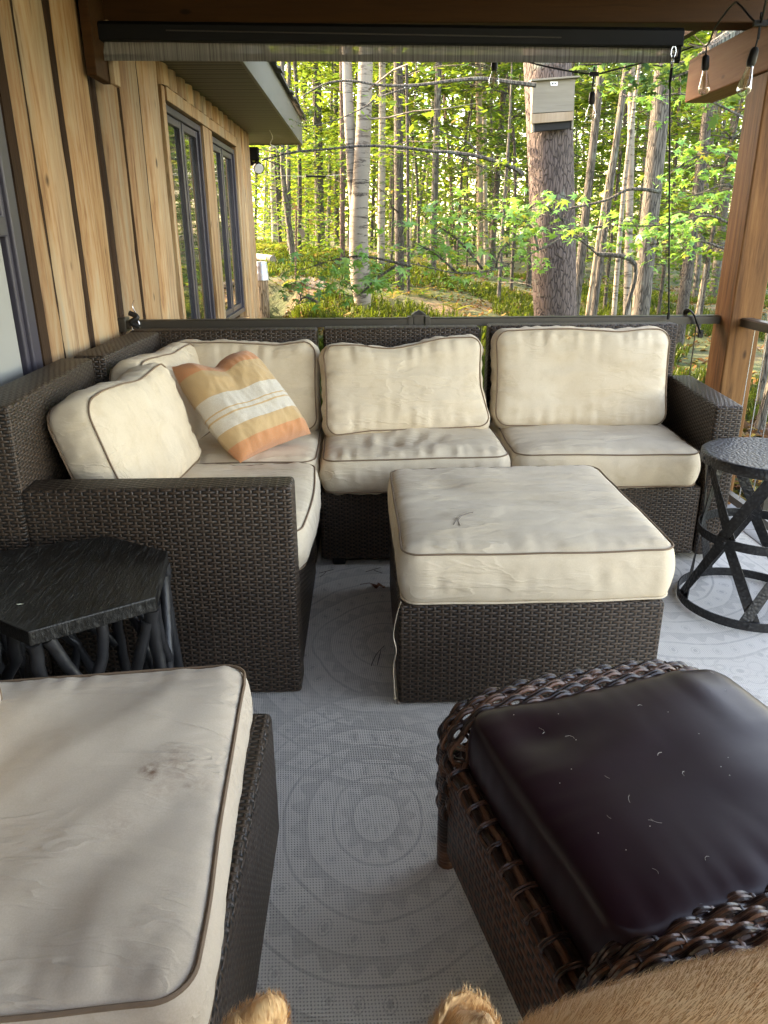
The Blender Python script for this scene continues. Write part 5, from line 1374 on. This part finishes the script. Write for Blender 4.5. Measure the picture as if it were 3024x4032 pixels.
# understory trees whose leafy sprays fill the view
def spray(lv, mb, p0, p1, rnd, n, size, shape, width=.35, drop=.05, flat=.75, r0=.008):
    d = p1-p0; L = d.length; pts = [p0]
    for k in range(1, 7):
        f = k/6; pts.append(p0.lerp(p1, f)+Vector((rnd.gauss(0, .02*L), rnd.gauss(0, .02*L), .04*L*sin(pi*f)+rnd.gauss(0, .012*L))))
    mb.tube(pts, [r0*(1-.13*k) for k in range(7)], 5)
    twigs = []
    for k in range(max(3, int(n/9))):
        f = rnd.uniform(.15, 1)*6; i = min(5, int(f)); p = pts[i].lerp(pts[i+1], f-i)
        s = rnd.choice((-1, 1)); a = Vector((d.x, d.y, 0)).normalized(); b = Vector((-a.y, a.x, 0))*s
        q = p + (b*rnd.uniform(.3, 1)+a*rnd.uniform(0, .8))*width*(1.1-.6*f/6) + Vector((0, 0, rnd.gauss(-drop, .05*width+.02)))
        mb.tube([p, p.lerp(q, .5)+Vector((0, 0, .01)), q], [r0*.35, r0*.25, r0*.15], 4); twigs.append((p, q))
    for k in range(n):
        p, q = rnd.choice(twigs); f = rnd.uniform(.2, 1.05)
        c = p.lerp(q, f)+Vector((rnd.gauss(0, size*.45), rnd.gauss(0, size*.45), rnd.gauss(-size*.15, size*.22)))
        lv.leaf(c, size*rnd.uniform(.6, 1.15), shape, rnd, flat)
def understory(label, px, Y, H, leafm, nspr, n, size, shape, seed, L=1.4, zlo=.15, bark='bark_dark', name='young_tree', r=.03, grp=None):
    rnd = random.Random(seed); g = at(px, 1000, Y=Y); g.z = ground_z(g.x, g.y); root = thing(name, label, 'tree', tuple(g), grp)
    top = g+Vector((rnd.gauss(0, .3), rnd.gauss(0, .3), H)); path = [g-Vector((0, 0, .1)), g.lerp(top, .35)+Vector((rnd.gauss(0, .1), 0, 0)), g.lerp(top, .7)+Vector((rnd.gauss(0, .1), 0, 0)), top]
    mb = trunk_mesh(path, [r, r*.8, r*.55, r*.15], 7, seed); lv = Leaves(); sp = smooth_path(path, 6)
    for k in range(nspr):
        f = zlo+(1-zlo)*rnd.random(); p = sp[min(len(sp)-1, int(f*(len(sp)-1)))]; a = rnd.uniform(0, 2*pi); l = L*rnd.uniform(.6, 1.1)*(1.1-.5*f)
        spray(lv, mb, p, p+Vector((cos(a)*l, sin(a)*l, rnd.uniform(-.1, .35)*l)), rnd, n, size, shape, width=l*.38, r0=.010)
    mb.build('trunk', M[bark], root, sharp=180); lv.build('crown', M[leafm], root)
US = [
 ('yellow-green leafy young tree at the cabin corner under the eave', 1105, 15, 6.5, 'leaf_yellow', 40, 80, .11, .4),
 ('bright yellow understory tree behind the hanging black rod', 1275, 17, 6.5, 'leaf_yellow', 46, 85, .11, .25),
 ('yellow-leaved young tree behind the big twin birch', 1425, 19, 7, 'leaf_yellow', 46, 85, .12, .2),
 ('lime-leaved young tree between the thin birch and mottled trunk', 1540, 16, 6, 'leaf_lime', 44, 80, .11, .3),
 ('layered golden understory tree in the centre of the woods', 1650, 14, 5.2, 'leaf_yellow', 40, 85, .10, .35),
 ('green understory tree behind the bare stump', 1800, 15, 6, 'leaf_lime', 44, 85, .10, .3),
 ('dark green conifer-like young tree left of the bat house', 1840, 21, 8, 'needle', 70, 110, .10, .1),
 ('green young tree just left of the pine with the bat house', 2020, 13, 5.5, 'leaf_green', 42, 80, .10, .35),
 ('dense green young tree behind the bat house pine', 2260, 14, 6, 'leaf_green', 46, 85, .10, .2),
 ('lime-green young maple behind the leaning trunks', 2400, 12, 5.5, 'leaf_lime', 44, 85, .10, .25),
 ('yellow-green young tree behind the shade cord', 2620, 11.5, 5.5, 'leaf_yellow', 50, 85, .10, .15),
 ('lime-green leafy tree beside the corner post', 2790, 10, 5.0, 'leaf_lime', 50, 85, .10, .15),
 ('green leafy tree behind the corner post', 2930, 12, 6, 'leaf_lime', 50, 85, .11, .1),
 ('tall yellow-green tree far behind the thin white birch', 1480, 27, 8, 'leaf_yellow', 60, 110, .15, .15),
 ('tall yellow tree far behind the flood light', 1130, 27, 8, 'leaf_yellow', 60, 110, .15, .25),
 ('tall yellow-green tree far behind the thick dark trunk', 1330, 30, 9, 'leaf_yellow', 60, 110, .15, .2),
 ('tall green tree far behind the stump', 1720, 27, 8, 'leaf_lime', 60, 110, .15, .15),
 ('tall green tree far behind the bat house', 2050, 27, 8, 'leaf_green', 60, 110, .15, .15),
 ('tall green tree far behind the leaning trunks', 2350, 25, 8, 'leaf_lime', 60, 110, .15, .15),
 ('tall green tree far behind the broad leaning trunk', 2560, 27, 8, 'leaf_green', 60, 110, .15, .1),
 ('tall yellow-green tree far behind the corner post', 2780, 25, 8, 'leaf_yellow', 60, 110, .15, .1),
]
for i, (lab, px, Y, H, lm, ns, n, sz, zlo) in enumerate(US):
    understory(lab, px, Y, H, lm, ns, n, sz, OVAL, 500+i, L=1.7 if Y < 22 else 2.8, zlo=zlo)
# thick far wood closing the view
lv = Leaves(); rnd = random.Random(31)
for k in range(46000):
    Y = rnd.uniform(34, 60); px = rnd.uniform(900, 3050); g = at(px, 900, Y=Y); z = ground_z(g.x, g.y)+rnd.uniform(0, 1)**.8*11
    if N3(g.x*.35, z*.6, Y*.12) < -.3: continue
    lv.leaf(Vector((g.x, Y, z)), rnd.uniform(.22, .42), OVAL, rnd, .45)
fw = lv.build('far_woods', M['leaf_yellow']); tag(fw, 'hazy yellow-green mass of far-off foliage closing the woods', 'woods', None, 'stuff')

# near maple branches with big leaves
def big_spray(root, pxs, Y, n, size, leafm, seed, shape=MAPLE, spreadpx=60, bark='bark_grey', r0=.010, flat=.45):
    """a bough traced through the picture at its own distance, leaves in bunches on side twigs"""
    rnd = random.Random(seed); Ys = Y if hasattr(Y, '__len__') else [Y]*len(pxs)
    P = smooth_path([at(x, y, Y=yy) for (x, y), yy in zip(pxs, Ys)], 6); m = len(P)
    mb = MB(); mb.tube(P, [r0*(1-.75*i/m) for i in range(m)], 6); lv = Leaves(); W_ = spreadpx*Ys[0]/F_PX
    for k in range(max(2, n//5) if n else 0):
        i = int(rnd.uniform(.25, .999)*m); p = P[min(i, m-1)]
        q = p+Vector((rnd.gauss(0, W_), rnd.gauss(0, W_*.8), rnd.gauss(-.1*W_, W_*.55)))
        mb.tube([p, p.lerp(q, .5)+Vector((0, 0, .01)), q], [.003, .002, .0012], 4)
        for j in range(6):
            c = q+Vector((rnd.gauss(0, size*.75), rnd.gauss(0, size*.75), rnd.gauss(-size*.2, size*.35)))
            nzv = rnd.uniform(0, 2*pi); lv.leaf(c, size*rnd.uniform(.55, 1.1), shape, rnd, flat); mb.tube([q, c], .0008, 3)
    mb.build('bough', M[bark], root)
    if n: lv.build('foliage', M[leafm], root)
r1 = thing('maple_tree', 'young maple with big lime-green leaves reaching in front of the birches', 'tree', (-.4, 5.6, -.2))
for i, (pp, Y, n, sz) in enumerate([
    ([(2350, 1000), (2250, 930), (2120, 985), (1950, 1060), (1800, 1075), (1600, 1035), (1480, 1040)], [6.6, 6.4, 6.2, 6.0, 5.8, 5.7, 5.6], 60, .074),
    ([(1620, 1050), (1500, 1020), (1400, 1010), (1290, 1030), (1200, 1060)], 5.6, 85, .074),
    ([(1560, 1045), (1480, 1100), (1430, 1150), (1400, 1170)], 5.5, 45, .074),
    ([(1900, 1060), (1820, 960), (1740, 900), (1660, 850)], 6.0, 85, .074),
    ([(2120, 985), (2080, 880), (1950, 850), (1820, 830)], 6.2, 85, .074),
    ([(2250, 930), (2200, 850), (2120, 800), (2060, 850)], 6.2, 60, .074),
    ([(1950, 1060), (1970, 990), (2010, 960), (2040, 990)], 6.1, 35, .074),
    ([(1800, 1075), (1740, 1020), (1700, 990), (1640, 960)], 5.9, 45, .072),
    ([(1250, 1190), (1200, 1170), (1170, 1200)], 5.3, 28, .060)]):
    big_spray(r1, pp, Y, n, sz, 'leaf_maple', 900+i)
mb = MB(); mb.tube(smooth_path([(2.2, 6.6, -.3), (2.25, 6.65, .5), (2.28, 6.6, 1.0), at(2350, 1000, Y=6.6)], 5), .02, 8); mb.build('trunk', M['bark_grey'], r1)
r2 = thing('maple_tree', 'young maple with lime leaves hanging in front of the leaning trunks by the post', 'tree', (2.9, 6.2, -.4))
for i, (pp, Y, n, sz) in enumerate([
    ([(2950, 930), (2800, 850), (2650, 880), (2500, 890), (2380, 880)], 5.8, 105, .070),
    ([(2900, 1000), (2760, 950), (2640, 960), (2560, 960)], 6.0, 70, .070),
    ([(2960, 640), (2820, 600), (2700, 640), (2620, 700)], 6.4, 90, .070),
    ([(2960, 760), (2850, 730), (2760, 760), (2680, 780)], 6.4, 70, .070),
    ([(2960, 480), (2800, 400), (2680, 370), (2560, 380), (2440, 380)], 6.8, 85, .072),
    ([(2380, 890), (2330, 900), (2290, 930), (2320, 960)], 5.8, 24, .062)]):
    big_spray(r2, pp, Y, n, sz, 'leaf_maple', 950+i)
mb = MB(); mb.tube(smooth_path([(3.3, 6.1, -.5), (3.25, 6.1, .8), (3.2, 6.1, 1.6), at(2980, 600, Y=6.3)], 5), .03, 8); mb.build('trunk', M['bark_grey'], r2)
r3 = thing('oak_tree', 'blue-green oak boughs hanging just beyond the end of the side beam', 'tree', (3.0, 5.6, -.4))
for i, (pp, Y, n, sz) in enumerate([
    ([(2780, 200), (2700, 240), (2600, 260), (2480, 230)], 5.2, 42, .085),
    ([(2760, 260), (2660, 300), (2580, 310)], 5.2, 20, .085),
    ([(2480, 220), (2380, 250), (2280, 255)], 5.2, 20, .080),
    ([(2960, 330), (2860, 330), (2770, 400)], 5.0, 18, .085)]):
    big_spray(r3, pp, Y, n, sz, 'leaf_oak', 980+i, shape=OAKL, spreadpx=55, flat=.3)
mb = MB(); mb.tube(smooth_path([(3.0, 5.6, -.5), (3.1, 5.5, 1.2), (2.9, 5.4, 2.6), at(2780, 200, Y=5.2)], 5), .035, 8); mb.build('trunk', M['bark_grey'], r3)
# bare boughs crossing the view, growing from the pine side
r4 = thing('bare_branch', 'long bare bough crossing the woods level with the bat house', 'branch', tuple(at(2110, 335, Y=7.2)))
big_spray(r4, [(2110, 335), (2020, 325), (1900, 310), (1780, 318), (1640, 335), (1500, 335), (1380, 318), (1280, 330), (1190, 380)], 7.1, 0, .05, 'leaf_lime', 1, r0=.020)
big_spray(r4, [(1640, 335), (1500, 380), (1420, 430), (1300, 480), (1190, 500)], 7.1, 30, .05, 'leaf_yellow', 2, r0=.008)
r5 = thing('bare_branch', 'long arching grey bough crossing in front of the big birch below the eave', 'branch', tuple(at(2060, 690, Y=6.8)))
big_spray(r5, [(2060, 690), (2020, 660), (1900, 620), (1780, 600), (1700, 595), (1560, 578), (1420, 575), (1280, 588), (1150, 600), (1030, 632)], 6.8, 0, .05, 'leaf_lime', 3, r0=.019)
big_spray(r5, [(1900, 620), (1840, 560), (1740, 520), (1640, 480)], 6.8, 0, .05, 'leaf_lime', 4, r0=.007)
big_spray(r5, [(1780, 600), (1860, 640), (1950, 680), (2040, 720)], 6.8, 30, .055, 'leaf_yellow', 5, r0=.007)
big_spray(r5, [(2600, 755), (2480, 745), (2380, 790), (2200, 830), (2100, 860)], 7.0, 20, .055, 'leaf_lime', 6, r0=.016)

# ---- yard things
can = thing('metal_can', 'upturned galvanised pail sitting on a grey post stub by the cabin corner', 'bucket', tuple(at(1030, 1105, Y=9)))
yc = 9.0; pT, pB = at(1031, 1030, Y=yc), at(1031, 1103, Y=yc); hh = pT.z-pB.z; rr0 = 26*9.2/F_PX
mb = MB(); mb.lathe([(0, hh), (rr0*.80, hh), (rr0*.86, hh-.01), (rr0*.88, hh*.80), (rr0*.92, hh*.78), (rr0*.92, hh*.74), (rr0*.92, hh*.40), (rr0*.96, hh*.38), (rr0*.96, hh*.34), (rr0*1.0, .02), (rr0*1.04, .01), (rr0*1.04, 0)], tuple(pB), 28, cap=False); mb.build('pail', M['galv'], can, sharp=40)
ps_ = thing('post_stub', 'pale weathered round post stub under the galvanised pail', 'post', (pB.x, pB.y, ground_z(pB.x, pB.y)))
mb = MB(); mb.tube([(pB.x, pB.y, .2-.2), (pB.x, pB.y, pB.z+.03)], rr0*.86, 16); mb.build('stub', M['bark_snag'], ps_)
bhs = thing('birdhouse', 'small weathered bird house hanging on a thin pole in the left of the woods', 'bird house', tuple(at(1186, 920, Y=9.5)))
yb2 = 9.5
mb = MB(); quadbox(mb, [(1172, 902), (1196, 902), (1200, 930), (1190, 941), (1176, 925)][:4], yb2, yb2+.07); mb.build('box', M['batwood'], bhs, smooth=False)
mb = MB()
for (q, e) in (((1167, 903), (1180, 882)), ((1180, 882), (1204, 897))):
    a, c = at(*q, Y=yb2-.02), at(*e, Y=yb2-.02); mb.add([a, c, c+Vector((0, .12, 0)), a+Vector((0, .12, 0)), a+Vector((0, 0, .012)), c+Vector((0, 0, .012)), c+Vector((0, .12, .012)), a+Vector((0, .12, .012))], [(0, 1, 2, 3), (7, 6, 5, 4), (0, 4, 5, 1), (1, 5, 6, 2), (2, 6, 7, 3), (3, 7, 4, 0)])
mb.build('roof', M['bark_snag'], bhs, smooth=False)
mb = MB(); pgr = at(1161, 1105, Y=9.5); pgr.z = ground_z(pgr.x, pgr.y)-.1; mb.tube([pgr, at(1166, 830, Y=9.5)], .011, 7); mb.tube([at(1166, 826, Y=9.5), at(1196, 827, Y=9.5)], .006, 6); mb.tube([at(1180, 828, Y=9.5), at(1182, 884, Y=9.52)], .004, 5); mb.build('pole', M['bark_red'], bhs)
cl = thing('clothesline', 'thin line stretched through the woods with a black rod hung on it', 'line', tuple(at(1240, 694, Y=9)))
mb = MB(); mb.tube(smooth_path([at(1020, 688, Y=8.6), at(1120, 692, Y=8.8), at(1210, 694, Y=9), at(1280, 693, Y=9.2), at(1420, 680, Y=9.4)], 4), .003, 5); mb.build('line', m_plain('pale_cord', (.5, .5, .42), .7), cl)
mb = MB(); mb.tube([at(1203, 694, Y=8.98), at(1282, 695, Y=9.12)], .011, 8); mb.build('rod', M['black'], cl)
lg = thing('rotten_log', 'split rotten log lying on the leaf litter left of the big birch', 'log', tuple(at(1240, 1130, Y=8.3)))
mb = MB()
for (x0_, y0_, x1_, y1_, r) in ((1168, 1098, 1310, 1150, .050), (1172, 1090, 1290, 1118, .034), (1185, 1115, 1325, 1160, .04), (1220, 1092, 1300, 1120, .028)):
    a, c = ground_hit(x0_, y0_+8), ground_hit(x1_, y1_+8); a.z += r*.6; c.z += r*.6
    pts = [a.lerp(c, k/8)+Vector((0, 0, .012*N3(k, r*99))) for k in range(9)]; mb.tube(pts, [r*(1+.25*N3(k*.9, r*50)) for k in range(9)], 9, flat=(.6, 1))
mb.build('wood', M['bark_dark'], lg)
fl_ = thing('fallen_log', 'mossy pale fallen trunk on the ground behind the pail', 'log', tuple(at(1060, 1020, Y=11)))
mb = MB(); a, c = at(1000, 1010, Y=12), at(1075, 1022, Y=11.6); mb.tube([a, c], [.05, .06], 10); mb.build('wood', M['bark_birch'], fl_)
rs_ = thing('red_shed', 'far-off red-sided building glimpsed between the left trunks', 'building', (-3, 46, 1))
mb = MB(); a, c = at(1090, 850, Y=46), at(1330, 700, Y=46)
zb = ground_z(a.x, 46); 
for k in range(14): mb.box(a.x, c.x, 46+.0, 46.3+.02*(k % 2), zb+k*.2, zb+k*.2+.19)
mb.build('siding', M['red_siding'], rs_, smooth=False)
mb = MB(); mb.add([(a.x-.4, 45.6, zb+2.8), (c.x+.4, 45.6, zb+2.8), (c.x+.4, 49, zb+4.4), (a.x-.4, 49, zb+4.4), (a.x-.4, 49, zb+2.8), (c.x+.4, 49, zb+2.8)], [(0, 1, 2, 3), (0, 3, 4), (1, 5, 2), (0, 4, 5, 1), (3, 2, 5, 4)]); mb.build('roof', M['shingle'], rs_, smooth=False)

# ---- ground cover
def scatter(n, f, seed, ymax=22, ymin=4.2, p=1.6):
    r_ = random.Random(seed); k = 0
    while k < n:
        Y = ymin+(ymax-ymin)*r_.random()**p; px = r_.uniform(850, 3150); g = at(px, 1000, Y=Y)
        if g.x < -1.0 and Y < 8.7: continue
        k += 1; f(Vector((g.x, Y, ground_z(g.x, Y))), r_)
lv = Leaves()
def add_litter(p, r_):
    if N3(p.x*.9, p.y*.9, 7) > .22: return
    lv.leaf(p+Vector((0, 0, r_.uniform(.008, .05))), r_.uniform(.025, .06)*(1+p.y*.03), OVAL if p.y > 9 else lobed_s, r_, .55)
lobed_s = [(0, -.8), (.35, -.4), (.3, 0), (.55, .3), (.2, .5), (0, .95), (-.2, .5), (-.5, .3), (-.3, 0), (-.35, -.4)]
scatter(15000, add_litter, 61); tag(lv.build('leaf_litter', M['litter']), 'brown and orange fallen leaves strewn over the forest floor', 'leaf litter', None, 'stuff')
gv = []; gf = []
def add_grass(p, r_):
    if N3(p.x*.55+3, p.y*.55, 1) < -.12: return
    for j in range(5):
        a = r_.uniform(0, 6.28); h = r_.uniform(.05, .16); w = .004+p.y*.0004; d = Vector((cos(a), sin(a), 0)); s = Vector((-d.y, d.x, 0))*w; b0 = len(gv); q = p+Vector((r_.gauss(0, .03), r_.gauss(0, .03), 0))
        gv.extend([q-s, q+s, q+d*h*.3+Vector((0, 0, h*.7))-s*.7, q+d*h*.3+Vector((0, 0, h*.7))+s*.7, q+d*h*.9+Vector((0, 0, h*.85))]); gf.extend([(b0, b0+1, b0+3, b0+2), (b0+2, b0+3, b0+4)])
scatter(14000, add_grass, 62, 18); mb = MB(); mb.add(gv, gf); tag(mb.build('grass', M['grass'], smooth=False), 'low grass and moss tufts between the trees', 'grass', None, 'stuff')
# ferns, each a plant of its own
def fern(px, py, size, seed, label):
    r_ = random.Random(seed); g = ground_hit(px, py); root = thing('fern', label, 'fern', tuple(g), 'ferns on the forest floor'); lv = Leaves(); v = []; f = []
    for k in range(7):
        a = r_.uniform(0, 6.28); L = size*r_.uniform(.7, 1.1); P = []
        for i in range(11):
            t = i/10; P.append(g+Vector((cos(a)*L*t, sin(a)*L*t, L*(.85*t-.75*t*t))))
        for i in range(1, 11):
            w = L*.22*sin(pi*min(1, .15+i/10.5)); s = Vector((-sin(a), cos(a), -.15))
            for sg in (-1, 1):
                s2 = Vector((-sin(a)*sg, cos(a)*sg, -.15)); b0 = len(v); dd = (P[i]-P[i-1])*.42
                v += [P[i]-dd, P[i]+dd*.6, P[i]+s2*w+dd]; f.append((b0, b0+1, b0+2))
    mb = MB(); mb.add(v, f); mb.build('frond', M['fern'], root, smooth=False)
FN = [(1110, 1130, 'pale green fern near the post stub'), (1075, 990, 'rusty fern left of the curving grey stem'), (1030, 985, 'rusty fern beside the fallen pale trunk'), (1230, 1020, 'golden fern below the thick dark trunk'), (1290, 1000, 'orange fern right of the thick dark trunk'), (1330, 1060, 'pale fern at the foot of the slim reddish pine'), (1800, 1225, 'bleached fern in the grass just above the rail'), (1700, 1180, 'low fern beside the dark stem clump'), (1640, 1160, 'yellow fern right of the mottled dark trunk'), (1880, 1150, 'green fern left of the crooked young stem'), (2030, 1170, 'low green fern left of the bat house pine'), (1540, 1180, 'yellow fern right of the big birch foot'), (2110, 1230, 'fern at the foot of the bat house pine')]
for i, (x, y, lab) in enumerate(FN): fern(x, y, .36 if y > 1100 else .5, 40+i, lab)
